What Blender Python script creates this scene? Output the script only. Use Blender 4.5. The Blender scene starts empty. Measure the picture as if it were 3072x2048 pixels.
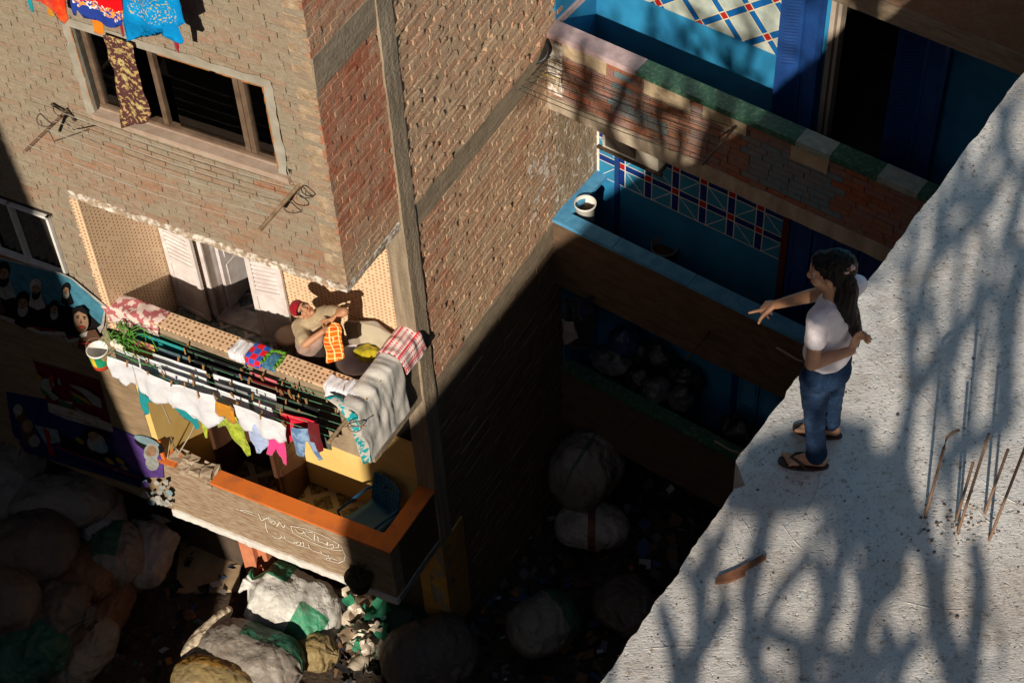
import bpy, bmesh, math, random
import numpy as np
from mathutils import Vector, Matrix, noise, Euler
random.seed(7)
RND = random.Random(11)
sc = bpy.context.scene
COL = sc.collection
PI = math.pi
def rad(a): return a * PI / 180
def V(*a): return np.array(a, float)

# ---------------------------------------------------------------- camera
PITCH, ROLL, FPX, H = rad(49.91), rad(3.42), 5500.0, 7.2
CAM = V(0, 0, H)
cp, sp, cr, sr = math.cos(PITCH), math.sin(PITCH), math.cos(ROLL), math.sin(ROLL)
fwd = V(0, cp, -sp); _r = V(1, 0, 0); _d = V(0, -sp, -cp)
right = cr * _r + sr * _d; down = -sr * _r + cr * _d
cd = bpy.data.cameras.new('camera'); co = bpy.data.objects.new('camera', cd); COL.objects.link(co)
cd.sensor_width = 36; cd.lens = FPX / 3072 * 36; cd.clip_start = 0.1; cd.clip_end = 500
mw = Matrix(((right[0], -down[0], -fwd[0], 0), (right[1], -down[1], -fwd[1], 0), (right[2], -down[2], -fwd[2], H), (0, 0, 0, 1)))
co.matrix_world = mw
sc.camera = co

# measured site: building A (brick, left), B (blue balconies), roof C
SC = 3072 / 2352
def ray(x, y):
    a, b = (x * SC - 1536) / FPX, (y * SC - 1024) / FPX
    return a * right + b * down + fwd
def hit(x, y, P, n):
    d = ray(x, y); return CAM + ((P - CAM) @ n) / (d @ n) * d
def onz(x, y, z): return hit(x, y, V(0, 0, z), V(0, 0, 1))
a_, c_, b_ = rad(-28.29), rad(57.72), rad(-38.22)
exA = V(math.cos(a_), math.sin(a_), 0); eyA = V(math.cos(c_), math.sin(c_), 0)
exB = V(math.cos(b_), math.sin(b_), 0); eyB = V(-exB[1], exB[0], 0)
nA = V(exA[1], -exA[0], 0); nS = V(eyA[1], -eyA[0], 0); nB = V(exB[1], -exB[0], 0)
KA = V(-1.487, 11.349, -5.37); KA2 = V(KA[0], KA[1], 0)
PB = V(.544, 14.567, -7.89); PB2 = V(PB[0], PB[1], 0)
invA = np.linalg.inv(np.array([exA[:2], eyA[:2]]).T)
def WA(p): return KA2 + p[0] * exA + p[1] * eyA + V(0, 0, p[2])
def WB(p): return PB2 + p[0] * exB + p[1] * eyB + V(0, 0, p[2])
def W0(p): return np.array(p, float)
def cA(P):
    m = invA @ (P - KA2)[:2]; return V(m[0], m[1], P[2])
def cB(P):
    q = P - PB2; return V(q @ exB, q @ eyB, P[2])
def A(x, y, v=0.): return cA(hit(x, y, KA2 + v * eyA, nA))
def As(x, y, u=0.): return cA(hit(x, y, KA2 + u * exA, nS))
def Az(x, y, z): return cA(onz(x, y, z))
def B(x, y, v=0.): return cB(hit(x, y, PB2 + v * eyB, nB))
def Bz(x, y, z): return cB(onz(x, y, z))
def c6(x, y): return (191.4 + .3581 * x, 650.8 + .3581 * y)

# sun (travel direction) : azimuth 75.5 deg, elevation 28.5 deg
SAZ, SEL = rad(75.5), rad(28.5)
LD = V(math.cos(SAZ) * math.cos(SEL), math.sin(SAZ) * math.cos(SEL), -math.sin(SEL))

# ---------------------------------------------------------------- materials
class NT:
    def __init__(s, name):
        s.m = bpy.data.materials.new(name); s.m.use_nodes = True
        s.t = s.m.node_tree; s.t.nodes.clear()
        s.out = s.t.nodes.new('ShaderNodeOutputMaterial')
        s.b = s.t.nodes.new('ShaderNodeBsdfPrincipled'); s.link(s.b.outputs[0], s.out.inputs[0])
    def link(s, a, b): s.t.links.new(a, b)
    def n(s, typ, ins=None, **kw):
        nd = s.t.nodes.new(typ)
        for k, v in kw.items(): setattr(nd, k, v)
        for k, v in (ins or {}).items(): s.set(nd.inputs[k], v)
        return nd
    def set(s, inp, v):
        if hasattr(v, 'is_linked') or isinstance(v, bpy.types.NodeSocket): s.link(v, inp)
        else:
            if isinstance(v, (tuple, list)) and len(v) == 3 and inp.type == 'RGBA': v = (*v, 1)
            inp.default_value = v
    def math(s, op, a, b=0., c=0.):
        nd = s.n('ShaderNodeMath', operation=op); s.set(nd.inputs[0], a); s.set(nd.inputs[1], b)
        if op in ('MULTIPLY_ADD', 'WRAP', 'SMOOTH_MIN', 'COMPARE'): s.set(nd.inputs[2], c)
        return nd.outputs[0]
    def mix(s, f, a, b, bt='MIX'):
        nd = s.n('ShaderNodeMix', data_type='RGBA', blend_type=bt)
        s.set(nd.inputs[0], f); s.set(nd.inputs[6], a); s.set(nd.inputs[7], b); return nd.outputs[2]
    def co(s, kind='Object'):
        return s.n('ShaderNodeTexCoord').outputs[kind]
    def noise(s, scale, detail=4., rough=.6, vec=None, stretch=None):
        vec = vec if vec is not None else s.co()
        if stretch: vec = s.n('ShaderNodeVectorMath', {0: vec, 1: stretch}, operation='MULTIPLY').outputs[0]
        return s.n('ShaderNodeTexNoise', {'Vector': vec, 'Scale': scale, 'Detail': detail, 'Roughness': rough}).outputs['Fac']
    def ramp(s, f, lo, hi):
        nd = s.n('ShaderNodeMapRange', {0: f, 1: lo, 2: hi, 3: 0., 4: 1.}); nd.clamp = True; return nd.outputs[0]
    def bump(s, h, strength=.5, dist=.01):
        nd = s.n('ShaderNodeBump', {'Height': h, 'Strength': strength, 'Distance': dist}); s.link(nd.outputs[0], s.b.inputs['Normal'])
    def attr(s, name='tone'): return s.n('ShaderNodeAttribute', attribute_name=name).outputs['Fac']
    def done(s, col, rough=.85, spec=.3, **kw):
        s.set(s.b.inputs['Base Color'], col); s.set(s.b.inputs['Roughness'], rough); s.set(s.b.inputs['Specular IOR Level'], spec)
        for k, v in kw.items(): s.set(s.b.inputs[k.replace('_', ' ')], v)
        return s.m
MATS = {}
def simple(name, c1, c2=None, scale=6., rough=.85, bump=None, spec=.3, lo=.35, hi=.65, stretch=None, **kw):
    if name in MATS: return MATS[name]
    t = NT(name)
    if c2: col = t.mix(t.ramp(t.noise(scale, stretch=stretch), lo, hi), c1, c2)
    else:
        c2 = tuple(x * .8 for x in c1); col = t.mix(t.ramp(t.noise(scale), .3, .7), c1, c2)
    if bump: t.bump(t.noise(bump[0], 5), bump[1], bump[2])
    MATS[name] = t.done(col, rough, spec, **kw); return MATS[name]
def brickmat(name, cold, hot, mort, smear=.5, sc_=9.):
    t = NT(name)
    tone = t.attr(); base = t.mix(tone, cold, hot)
    n1 = t.noise(sc_, 6, .7); n2 = t.noise(55, 4, .7); n3 = t.noise(1.3, 3)
    base = t.mix(t.ramp(n1, .5 - .2 * smear + .12, .75), base, mort)
    base = t.mix(t.math('MULTIPLY', t.ramp(n2, .45, .75), .45), base, tuple(.55 * x for x in cold))
    base = t.mix(t.math('MULTIPLY', t.ramp(n3, .4, .7), .35), base, tuple(.7 * x for x in mort))
    h = t.math('ADD', t.noise(38, 6, .7), t.math('MULTIPLY', t.noise(8, 3), 1.5))
    t.bump(h, .9, .02)
    return t.done(base, .92, .15)
def tilemat(name, dotcols, base, grout, cell=.03, every=2, dot=.62):
    t = NT(name); uv = t.co('UV')
    s = t.n('ShaderNodeVectorMath', {0: uv, 1: (1 / cell, 1 / cell, 1)}, operation='MULTIPLY').outputs[0]
    fl = t.n('ShaderNodeVectorMath', {0: s}, operation='FLOOR').outputs[0]
    fr = t.n('ShaderNodeSeparateXYZ', {0: t.n('ShaderNodeVectorMath', {0: s}, operation='FRACTION').outputs[0]})
    ce = t.n('ShaderNodeSeparateXYZ', {0: fl})
    wn = t.n('ShaderNodeTexWhiteNoise', {'Vector': fl}, noise_dimensions='3D')
    def edge(o, w): return t.math('LESS_THAN', t.math('ABSOLUTE', t.math('SUBTRACT', o, .5)), w)
    inn = t.math('MULTIPLY', edge(fr.outputs[0], .43), edge(fr.outputs[1], .43))
    dd = t.math('MULTIPLY', edge(fr.outputs[0], dot / 2), edge(fr.outputs[1], dot / 2))
    if every == 2:
        mx = t.math('LESS_THAN', t.math('MODULO', t.math('ABSOLUTE', ce.outputs[0]), 2.), .5)
        my = t.math('LESS_THAN', t.math('MODULO', t.math('ABSOLUTE', ce.outputs[1]), 2.), .5)
        isd = t.math('MULTIPLY', t.math('MULTIPLY', mx, my), t.math('LESS_THAN', wn.outputs['Value'], .9))
    else: isd = t.math('LESS_THAN', wn.outputs['Value'], .4)
    w2 = t.n('ShaderNodeTexWhiteNoise', {'Vector': s}, noise_dimensions='3D')
    dc = t.mix(t.n('ShaderNodeSeparateColor', {0: wn.outputs['Color']}).outputs[1], dotcols[0], dotcols[1])
    col = t.mix(inn, grout, base); col = t.mix(t.math('MULTIPLY', isd, dd), col, dc)
    col = t.mix(t.math('MULTIPLY', t.ramp(t.noise(2.2, 5), .4, .75), .4), col, tuple(.6 * x for x in base))
    t.bump(inn, .3, .004)
    return t.done(col, .45, .4)
def clothmat(name, c1, c2=None, scale=14., lo=.45, hi=.55):
    if name in MATS: return MATS[name]
    t = NT(name)
    col = t.mix(t.ramp(t.noise(scale, 3), lo, hi), c1, c2 if c2 else tuple(.86 * x for x in c1))
    col = t.mix(t.math('MULTIPLY', t.ramp(t.noise(90, 2), .4, .6), .12), col, tuple(.6 * x for x in c1))
    t.bump(t.math('ADD', t.noise(45, 3), t.math('MULTIPLY', t.noise(9, 4), 2.)), .35, .012)
    MATS[name] = t.done(col, .9, .1, Sheen_Weight=.15); return MATS[name]
def checkmat(name, ca, cb, line, cell=.09, lw=.07):
    t = NT(name); uv = t.co('UV')
    s = t.n('ShaderNodeVectorMath', {0: uv, 1: (1 / cell, 1 / cell, 1)}, operation='MULTIPLY').outputs[0]
    s = t.n('ShaderNodeVectorMath', {0: s, 1: (100.3, 100.1, 0)}, operation='ADD').outputs[0]
    fr = t.n('ShaderNodeSeparateXYZ', {0: t.n('ShaderNodeVectorMath', {0: s}, operation='FRACTION').outputs[0]})
    ch = t.n('ShaderNodeTexChecker', {'Vector': s, 'Color1': (*ca, 1), 'Color2': (*cb, 1), 'Scale': 1.})
    ex = t.math('MAXIMUM', t.math('LESS_THAN', fr.outputs[0], lw), t.math('LESS_THAN', fr.outputs[1], lw))
    t.bump(t.noise(40, 3), .3, .01)
    return t.done(t.mix(ex, ch.outputs[0], line), .9, .1)

# ---------------------------------------------------------------- mesh builder
class MB:
    def __init__(s): s.v = []; s.f = []; s.m = []; s.t = []; s.s = []
    def face(s, pts, m=0, t=.5, sm=False):
        i = len(s.v); s.v += [tuple(p) for p in pts]; s.f.append(tuple(range(i, i + len(pts)))); s.m.append(m); s.t.append(t); s.s.append(sm)
    def hexa(s, q, m=0, t=.5, skip=''):      # q: 8 corners, bottom 0-3 / top 4-7 (u,v ccw)
        for k, idx in (('b', (3, 2, 1, 0)), ('t', (4, 5, 6, 7)), ('f', (0, 1, 5, 4)), ('r', (1, 2, 6, 5)), ('k', (2, 3, 7, 6)), ('l', (3, 0, 4, 7))):
            if k not in skip: s.face([q[j] for j in idx], m, t)
    def box(s, u0, u1, v0, v1, z0, z1, m=0, t=.5, skip='', j=0.):
        q = [(u0, v0, z0), (u1, v0, z0), (u1, v1, z0), (u0, v1, z0), (u0, v0, z1), (u1, v0, z1), (u1, v1, z1), (u0, v1, z1)]
        if j: q = [tuple(c + RND.uniform(-j, j) for c in p) for p in q]
        s.hexa(q, m, t, skip)
    def grid(s, P, m=0, t=.5, sm=True, cu=False, cv=False):
        nu, nv = len(P), len(P[0]); i0 = len(s.v)
        for r in P: s.v += [tuple(p) for p in r]
        for i in range(nu if cu else nu - 1):
            for j in range(nv if cv else nv - 1):
                a, b = i, (i + 1) % nu; c, d = j, (j + 1) % nv
                s.f.append((i0 + a * nv + c, i0 + b * nv + c, i0 + b * nv + d, i0 + a * nv + d))
                s.m.append(m(i, j) if callable(m) else m); s.t.append(t); s.s.append(sm)
    def tube(s, pts, r, n=6, m=0, cap=True, t=.5):
        pts = [V(*p) for p in pts]; rs = r if isinstance(r, (list, tuple)) else [r] * len(pts)
        rows = []; up = V(0, 0, 1)
        for i, p in enumerate(pts):
            d = pts[min(i + 1, len(pts) - 1)] - pts[max(i - 1, 0)]; d = d / (np.linalg.norm(d) + 1e-9)
            x = np.cross(d, up if abs(d[2]) < .95 else V(1, 0, 0)); x /= np.linalg.norm(x); y = np.cross(d, x)
            rows.append([p + rs[i] * (math.cos(2 * PI * k / n) * x + math.sin(2 * PI * k / n) * y) for k in range(n)])
        s.grid(rows, m, t, True, False, True)
        if cap: s.face(rows[0], m, t); s.face(rows[-1][::-1], m, t)
    def lathe(s, c, prof, n=16, m=0, axis=(0, 0, 1)):
        ax = V(*axis); ax = ax / np.linalg.norm(ax)
        x = np.cross(ax, V(1, 0, 0) if abs(ax[0]) < .9 else V(0, 1, 0)); x /= np.linalg.norm(x); y = np.cross(ax, x); c = V(*c)
        rows = [[c + ax * z + r * (math.cos(2 * PI * k / n) * x + math.sin(2 * PI * k / n) * y) for k in range(n)] for r, z in prof]
        s.grid(rows, m, .5, True, False, True)
    def ell(s, c, r, n=10, m=0, ax=None, t=.5):
        ax = ax if ax is not None else np.eye(3); c = V(*c); rows = []
        for i in range(n + 1):
            th = PI * i / n
            rows.append([c + ax.T @ V(r[0] * math.sin(th) * math.cos(2 * PI * k / (2 * n)), r[1] * math.sin(th) * math.sin(2 * PI * k / (2 * n)), r[2] * math.cos(th)) for k in range(2 * n)])
        s.grid(rows, m, t, True, False, True)
    def build(s, name, mats, parent=None, frame=W0, uv=True, wobble=0., wsc=3.):
        loc = np.array(parent['_loc'] if parent is not None and '_loc' in parent else (0, 0, 0), float)
        L = np.array(s.v, float).reshape(-1, 3)
        if frame is WA: P = KA2 + L[:, :1] * exA + L[:, 1:2] * eyA + L[:, 2:] * V(0, 0, 1)
        elif frame is WB: P = PB2 + L[:, :1] * exB + L[:, 1:2] * eyB + L[:, 2:] * V(0, 0, 1)
        else: P = L.copy()
        if wobble:
            for i in range(len(P)): P[i] += wobble * np.array(noise.noise_vector(Vector(P[i]) * wsc))
        me = bpy.data.meshes.new(name); me.from_pydata((P - loc).tolist(), [], s.f)
        for mt in (mats if isinstance(mats, (list, tuple)) else [mats]): me.materials.append(mt)
        me.polygons.foreach_set('material_index', s.m); me.polygons.foreach_set('use_smooth', s.s)
        at = me.attributes.new('tone', 'FLOAT', 'FACE'); at.data.foreach_set('value', s.t)
        if uv:
            ul = me.uv_layers.new(name='UVMap'); out = []
            for f in s.f:
                a, b, c = L[f[0]], L[f[1]], L[f[2]]; n = np.abs(np.cross(b - a, c - a)); k = int(np.argmax(n))
                i, j = ((1, 2), (0, 2), (0, 1))[k]
                for q in f: out += [L[q][i], L[q][j]]
            ul.data.foreach_set('uv', out)
        me.update(); me.validate()
        o = bpy.data.objects.new(name, me); COL.objects.link(o)
        if parent is not None: o.parent = parent
        return o
def tag(o, label=None, cat=None, group=None, kind=None):
    if label: o['label'] = label
    if cat: o['category'] = cat
    if group: o['group'] = group
    if kind: o['kind'] = kind
    return o
def thing(name, label, cat, loc=(0, 0, 0), group=None):
    o = bpy.data.objects.new(name, None); COL.objects.link(o); o.location = tuple(loc); o['_loc'] = [float(c) for c in loc]
    o.empty_display_size = .1
    return tag(o, label, cat, group)
def solo(o):                       # give a one-mesh thing its origin at its base
    me = o.data; n = len(me.vertices); a = np.empty(n * 3); me.vertices.foreach_get('co', a); a = a.reshape(-1, 3)
    c = V((a[:, 0].min() + a[:, 0].max()) / 2, (a[:, 1].min() + a[:, 1].max()) / 2, a[:, 2].min())
    me.vertices.foreach_set('co', (a - c).ravel()); o.location = tuple(c); return o
def clip(poly, keep):              # Sutherland-Hodgman, keep = list of (nx,ny,c): nx*x+ny*y<=c
    for nx, ny, c in keep:
        out = []
        for i in range(len(poly)):
            p, q = poly[i], poly[(i + 1) % len(poly)]; dp, dq = nx * p[0] + ny * p[1] - c, nx * q[0] + ny * q[1] - c
            if dp <= 0: out.append(p)
            if dp * dq < 0: t = dp / (dp - dq); out.append((p[0] + t * (q[0] - p[0]), p[1] + t * (q[1] - p[1])))
        poly = out
        if len(poly) < 3: return []
    return poly
def wall_cells(u0, u1, z0, z1, holes):
    us = sorted({u0, u1, *[c for h in holes for c in h[:2] if u0 < c < u1]}); zs = sorted({z0, z1, *[c for h in holes for c in h[2:] if z0 < c < z1]})
    for i in range(len(us) - 1):
        for j in range(len(zs) - 1):
            cu, cz = (us[i] + us[i + 1]) / 2, (zs[j] + zs[j + 1]) / 2
            if not any(h[0] < cu < h[1] and h[2] < cz < h[3] for h in holes): yield us[i], us[i + 1], zs[j], zs[j + 1]
def bricks(mb, put, u0, u1, z0, z1, holes=(), ch=.075, bl=.225, jt=.012, dep=.03, bed=.008, popen=.5, tone=lambda u, z: .5, jit=.004, mi=0, mo=1, skipp=.0, r=RND):
    """courses of single bricks; put(u,d,z) places a point d metres out of the wall core"""
    n = max(1, round((z1 - z0) / ch)); ch = (z1 - z0) / n
    def bx(a, b, c, d, e, m, t, j=0.):
        ps = []
        for (x, zz) in ((a, c), (b, c), (b, d), (a, d)): ps.append((x + r.uniform(-j, j), zz + r.uniform(-j, j)))
        fr = [put(x, e + r.uniform(-j, j), zz) for x, zz in ps]; bk = [put(x, 0, zz) for x, zz in ps]
        mb.face(fr, m, t)
        for k in range(4): mb.face([bk[k], bk[(k + 1) % 4], fr[(k + 1) % 4], fr[k]], m, t)
    for row in range(n):
        zb = z0 + row * ch; zt = zb + ch - jt
        if bed is not None:
            for (a, b, c, d) in wall_cells(u0, u1, zt, zb + ch, holes):
                k = max(1, int((b - a) / .3))
                for q in range(k): bx(a + (b - a) * q / k, a + (b - a) * (q + 1) / k, c, d, dep - bed + r.uniform(-.004, .003), mo, .5)
        x = u0 - (bl / 2 if row % 2 else 0) - r.uniform(0, .03)
        while x < u1:
            l = bl * r.uniform(.9, 1.08); a, b = max(x, u0), min(x + l - jt, u1); x += l
            if b - a < .03 or r.random() < skipp: continue
            cz = (zb + zt) / 2; bad = False
            for h in holes:
                if h[2] < cz < h[3]:
                    if a >= h[0] and b <= h[1]: bad = True
                    elif a < h[0] < b: b = h[0]
                    elif a < h[1] < b: a = h[1]
            if bad or b - a < .03: continue
            bx(a, b, zb, zt, dep + r.uniform(-jit, jit), mi, min(1, max(0, tone((a + b) / 2, cz) + r.uniform(-.25, .25))), jit * .6)
            if r.random() > popen and b + jt < u1 and not any(h[0] <= b + jt / 2 <= h[1] and h[2] < cz < h[3] for h in holes):
                bx(b, b + jt, zb, zt, dep - .008, mo, .5)
def cloth(name, poly, mat, parent=None, frame=WA, v=None, amp=.02, freq=9., seed=0., cell=.05, thick=.004, sag=0.):
    """a hanging cloth: outline poly of (u,z) in the plane v, folds running downward"""
    bm = bmesh.new(); vs = [bm.verts.new((p[0], v, p[1])) for p in poly]; bm.faces.new(vs)
    us = [p[0] for p in poly]; zs = [p[1] for p in poly]
    bmesh.ops.triangulate(bm, faces=bm.faces[:])
    for lo, hi, no in ((min(us), max(us), (1, 0, 0)), (min(zs), max(zs), (0, 0, 1))):
        k = int((hi - lo) / cell)
        for i in range(1, k + 1):
            c = lo + (hi - lo) * i / (k + 1)
            bmesh.ops.bisect_plane(bm, geom=bm.verts[:] + bm.edges[:] + bm.faces[:], plane_co=(c if no[0] else 0, 0, c if no[2] else 0), plane_no=no)
    zt = max(zs); mb = MB(); bm.verts.index_update()
    for w in bm.verts:
        dz = zt - w.co.z; k = min(1, dz / .15 + .15)
        ph = w.co.x * freq + seed + dz * 1.5
        w.co.y += k * amp * (math.sin(ph) + .5 * math.sin(2.3 * ph + 1 + seed) + 1.3 * noise.noise(Vector((w.co.x * 7 + seed, dz * 5, seed))))
        w.co.x += .35 * amp * k * noise.noise(Vector((w.co.x * 9, dz * 9, seed + 5)))
    L = [tuple(w.co) for w in bm.verts]; mb.v = L
    for f in bm.faces: mb.f.append(tuple(w.index for w in f.verts)); mb.m.append(0); mb.t.append(.5); mb.s.append(True)
    bm.free(); o = mb.build(name, mat, parent, frame)
    md = o.modifiers.new('thick', 'SOLIDIFY'); md.thickness = thick; md.offset = 0
    return o
def fold(name, path, u0, u1, mat, nu=14, parent=None, frame=WA, along='u', amp=.012, seed=0., thick=.006, edge=.03, sub=5):
    """a cloth laid over something: path of (a,z) section points swept from u0 to u1"""
    P = []; segs = []
    for i in range(len(path) - 1):
        k = max(1, int(math.dist(path[i], path[i + 1]) / .05))
        segs += [(path[i][0] + (path[i + 1][0] - path[i][0]) * q / k, path[i][1] + (path[i + 1][1] - path[i][1]) * q / k) for q in range(k)]
    segs.append(path[-1]); N = len(segs)
    for i in range(nu + 1):
        f = i / nu; row = []
        for j, (a, z) in enumerate(segs):
            g = j / (N - 1); e = edge * noise.noise(Vector((f * 3 + seed, g * 3, 1)))
            u = u0 + (u1 - u0) * f + e * 2 * (1 if f > .5 else -1) * (abs(f - .5) * 2) ** 2
            nz = amp * (noise.noise(Vector((f * 6 + seed, g * 5, 2))) + 1.2 * abs(noise.noise(Vector((f * 11, g * 2, seed)))))
            ss = edge * noise.noise(Vector((f * 4, seed, 7))) * (2 if j in (0, N - 1) else 1)
            p = (u, a - nz * .6, z + nz + ss * .5 * (1 if j in (0, N - 1) else 0)) if along == 'u' else (a + nz * .6, u, z + nz + ss * .5 * (1 if j in (0, N - 1) else 0))
            row.append(p)
        P.append(row)
    mb = MB(); mb.grid(P); o = mb.build(name, mat, parent, frame)
    ul = o.data.uv_layers[0]; k = 0; nv = N           # lay the pattern along the cloth
    Lq = [0.]
    for j in range(1, N): Lq.append(Lq[-1] + math.dist(segs[j - 1], segs[j]))
    for f in o.data.polygons:
        for li in f.loop_indices:
            vi = o.data.loops[li].vertex_index; i, j = divmod(vi, nv); ul.data[li].uv = ((u1 - u0) * i / nu, Lq[j])
    md = o.modifiers.new('thick', 'SOLIDIFY'); md.thickness = thick; md.offset = 1
    if sub: ms = o.modifiers.new('smooth', 'SUBSURF'); ms.levels = 1; ms.render_levels = 1
    return o
def lump(name, prims, mat, parent=None, voxel=.012, it=4, rough=0., rsc=12., frame=W0, tagf=None):
    """one continuous surface grown round ellipsoids ('e',c,r,axes) and tapered limbs ('c',p0,r0,p1,r1)"""
    mb = MB()
    for p in prims:
        if p[0] == 'e': mb.ell(p[1], p[2], 12, ax=p[3] if len(p) > 3 else None)
        else:
            a, ra, b, rb = V(*p[1]), p[2], V(*p[3]), p[4]; d = b - a; l = np.linalg.norm(d); d = d / l
            k = 5; prof = [(a - d * ra * math.cos(PI / 2 * i / k), ra * math.sin(PI / 2 * i / k) + 1e-4) for i in range(k)]
            prof += [(a + d * l * i / 6, ra + (rb - ra) * i / 6) for i in range(7)]
            prof += [(b + d * rb * math.sin(PI / 2 * i / k), rb * math.cos(PI / 2 * i / k) + 1e-4) for i in range(1, k + 1)]
            x = np.cross(d, V(0, 0, 1) if abs(d[2]) < .9 else V(1, 0, 0)); x /= np.linalg.norm(x); y = np.cross(d, x)
            mb.grid([[c + r * (math.cos(2 * PI * q / 14) * x + math.sin(2 * PI * q / 14) * y) for q in range(14)] for c, r in prof], cv=True)
    o = mb.build(name, mat, parent, frame, uv=False)
    md = o.modifiers.new('r', 'REMESH'); md.mode = 'VOXEL'; md.voxel_size = voxel; md.use_smooth_shade = True
    if it: ms = o.modifiers.new('s', 'SMOOTH'); ms.iterations = it; ms.factor = .5
    dg = bpy.context.evaluated_depsgraph_get(); me = bpy.data.meshes.new_from_object(o.evaluated_get(dg), depsgraph=dg)
    old = o.data; o.modifiers.clear(); o.data = me; bpy.data.meshes.remove(old); me.name = name
    if not me.materials: me.materials.append(mat)
    if rough:
        for w in me.vertices:
            n = w.normal; p = w.co * rsc; w.co = w.co + n * rough * (noise.noise(p) + .5 * noise.noise(p * 2.1))
    for f in me.polygons: f.use_smooth = True
    if tagf: tagf(me)
    me.update(); return o
def xf(pts, f): return [f(*p) for p in pts]
# ================================================================ shared materials
tan_brick = brickmat('weathered_brick', (.315, .262, .195), (.39, .15, .075), (.39, .335, .255), .75)
side_brick = brickmat('bare_brick', (.53, .37, .245), (.42, .115, .06), (.54, .43, .31), .45)
block = brickmat('dark_block', (.20, .145, .10), (.26, .17, .11), (.24, .18, .13), .5)
mortar = simple('mortar', (.35, .30, .225), (.24, .20, .145), 7, bump=(45, .9, .02))
mortar_side = simple('mortar_side', (.50, .38, .26), (.30, .21, .13), 9, bump=(40, 1., .025))
mortar_dark = simple('mortar_dark', (.19, .145, .10), (.13, .095, .065), 9, bump=(40, .8, .02))
cavity = simple('cavity', (.03, .02, .015))
concrete = simple('form_concrete', (.33, .265, .19), (.22, .17, .12), 5, bump=(30, .6, .015), stretch=(1, 1, 6))
column_mat = simple('board_concrete', (.36, .29, .21), (.21, .165, .115), 14, bump=(26, .9, .02), stretch=(1, 1, .08))
plaster_grey = simple('grey_plaster', (.36, .335, .285), (.26, .235, .185), 5, bump=(14, .4, .01))
plaster_tan = simple('tan_plaster', (.30, .215, .13), (.21, .145, .085), 3, bump=(20, .6, .012), stretch=(1, 1, 4))
white_flake = simple('flaking_whitewash', (.72, .68, .62), (.36, .27, .19), 16, lo=.42, hi=.55, bump=(22, 1., .02))
yellow = simple('yellow_paint', (.78, .56, .21), (.70, .48, .16), 2.5, rough=.6, bump=(12, .15, .006))
orange = simple('orange_paint', (.66, .17, .03), (.40, .12, .045), 5, rough=.6, lo=.45, hi=.8, bump=(30, .25, .006))
white_paint = simple('white_paint', (.78, .77, .74), (.62, .59, .56), 5, rough=.55)
lilac_white = simple('old_white_paint', (.70, .66, .66), (.55, .49, .48), 6, rough=.55)
brown_frame = simple('brown_aluminium', (.16, .11, .075), (.10, .065, .045), 8, rough=.4)
dark_wood = simple('dark_wood', (.10, .045, .025), (.045, .02, .012), 5, rough=.45, stretch=(1, 1, .1))
black_room = simple('unlit_room', (.012, .010, .009))  # near-black colour stands in for the shade inside rooms
blue_wall = simple('blue_paint', (.03, .26, .50), (.018, .16, .34), 1.6, rough=.5, bump=(9, .15, .01))
blue_deep = simple('deep_blue_paint', (.010, .06, .24), (.008, .04, .17), 3, rough=.6)
blue_cap = simple('worn_blue_paint', (.10, .34, .56), (.06, .24, .44), 7, rough=.55, bump=(30, .3, .01))
white_tile = simple('white_tile', (.50, .56, .50), (.36, .43, .40), 9, rough=.3)
navy_tile = simple('navy_tile', (.01, .035, .20), rough=.25)
mid_tile = simple('blue_tile', (.01, .12, .38), rough=.25)
red_tile = simple('red_tile', (.42, .02, .018), rough=.25)
grout_white = simple('white_grout', (.72, .72, .68))
green_marble = simple('green_marble', (.03, .105, .07), (.13, .20, .15), 22, rough=.4, lo=.48, hi=.7)
pink_marble = simple('pink_marble', (.52, .40, .41), (.36, .26, .27), 7, rough=.4)
pale_marble = simple('pale_marble', (.36, .39, .37), (.22, .28, .25), 12, rough=.4)
brown_render = simple('brown_render', (.15, .095, .058), (.095, .06, .037), 4, bump=(24, .5, .012), stretch=(1, 1, 3))
steel = simple('rusty_steel', (.17, .12, .09), (.25, .14, .085), 40, rough=.7, bump=(80, .6, .01))
dark_metal = simple('dark_metal', (.05, .042, .036), (.09, .06, .04), 20, rough=.55)
wood = simple('weathered_wood', (.36, .25, .15), (.23, .15, .09), 14, rough=.8, stretch=(1, 1, .2))
brown_tile = tilemat('mosaic_tile_grid', ((.22, .09, .03), (.12, .05, .02)), (.80, .56, .36), (.62, .43, .28), .026, 2, .95)
dots_tile = tilemat('mosaic_tile_scatter', ((.36, .09, .05), (.42, .22, .08)), (.80, .60, .40), (.66, .48, .31), .024, 2, .85)
glass = NT('window_glass')
_tr = glass.n('ShaderNodeBsdfTransparent', {0: (.55, .55, .55, 1)}); _gl = glass.n('ShaderNodeBsdfGlossy', {'Roughness': .03, 'Color': (.9, .9, .9, 1)})
_fr = glass.n('ShaderNodeFresnel', {0: 1.45}); _mx = glass.n('ShaderNodeMixShader', {0: _fr.outputs[0], 1: _tr.outputs[0], 2: _gl.outputs[0]})
glass.link(_mx.outputs[0], glass.out.inputs[0]); glass = glass.m

# ================================================================ ground
gm = NT('dirty_ground'); _c = gm.mix(gm.ramp(gm.noise(1.2, 6), .35, .65), (.10, .072, .05), (.045, .034, .026))
_c = gm.mix(gm.math('MULTIPLY', gm.ramp(gm.noise(14, 5, .7), .55, .7), .6), _c, (.20, .16, .12)); gm.bump(gm.noise(9, 8, .7), 1., .06)
gm = gm.done(_c, .95, .1)
ZG = -13.4
mb = MB(); n = 40
mb.grid([[(-60 + 120 * i / n, -60 + 120 * j / n, ZG + .0 * i) for j in range(n + 1)] for i in range(n + 1)], sm=False)
tag(mb.build('ground', gm), kind='structure')

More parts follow.
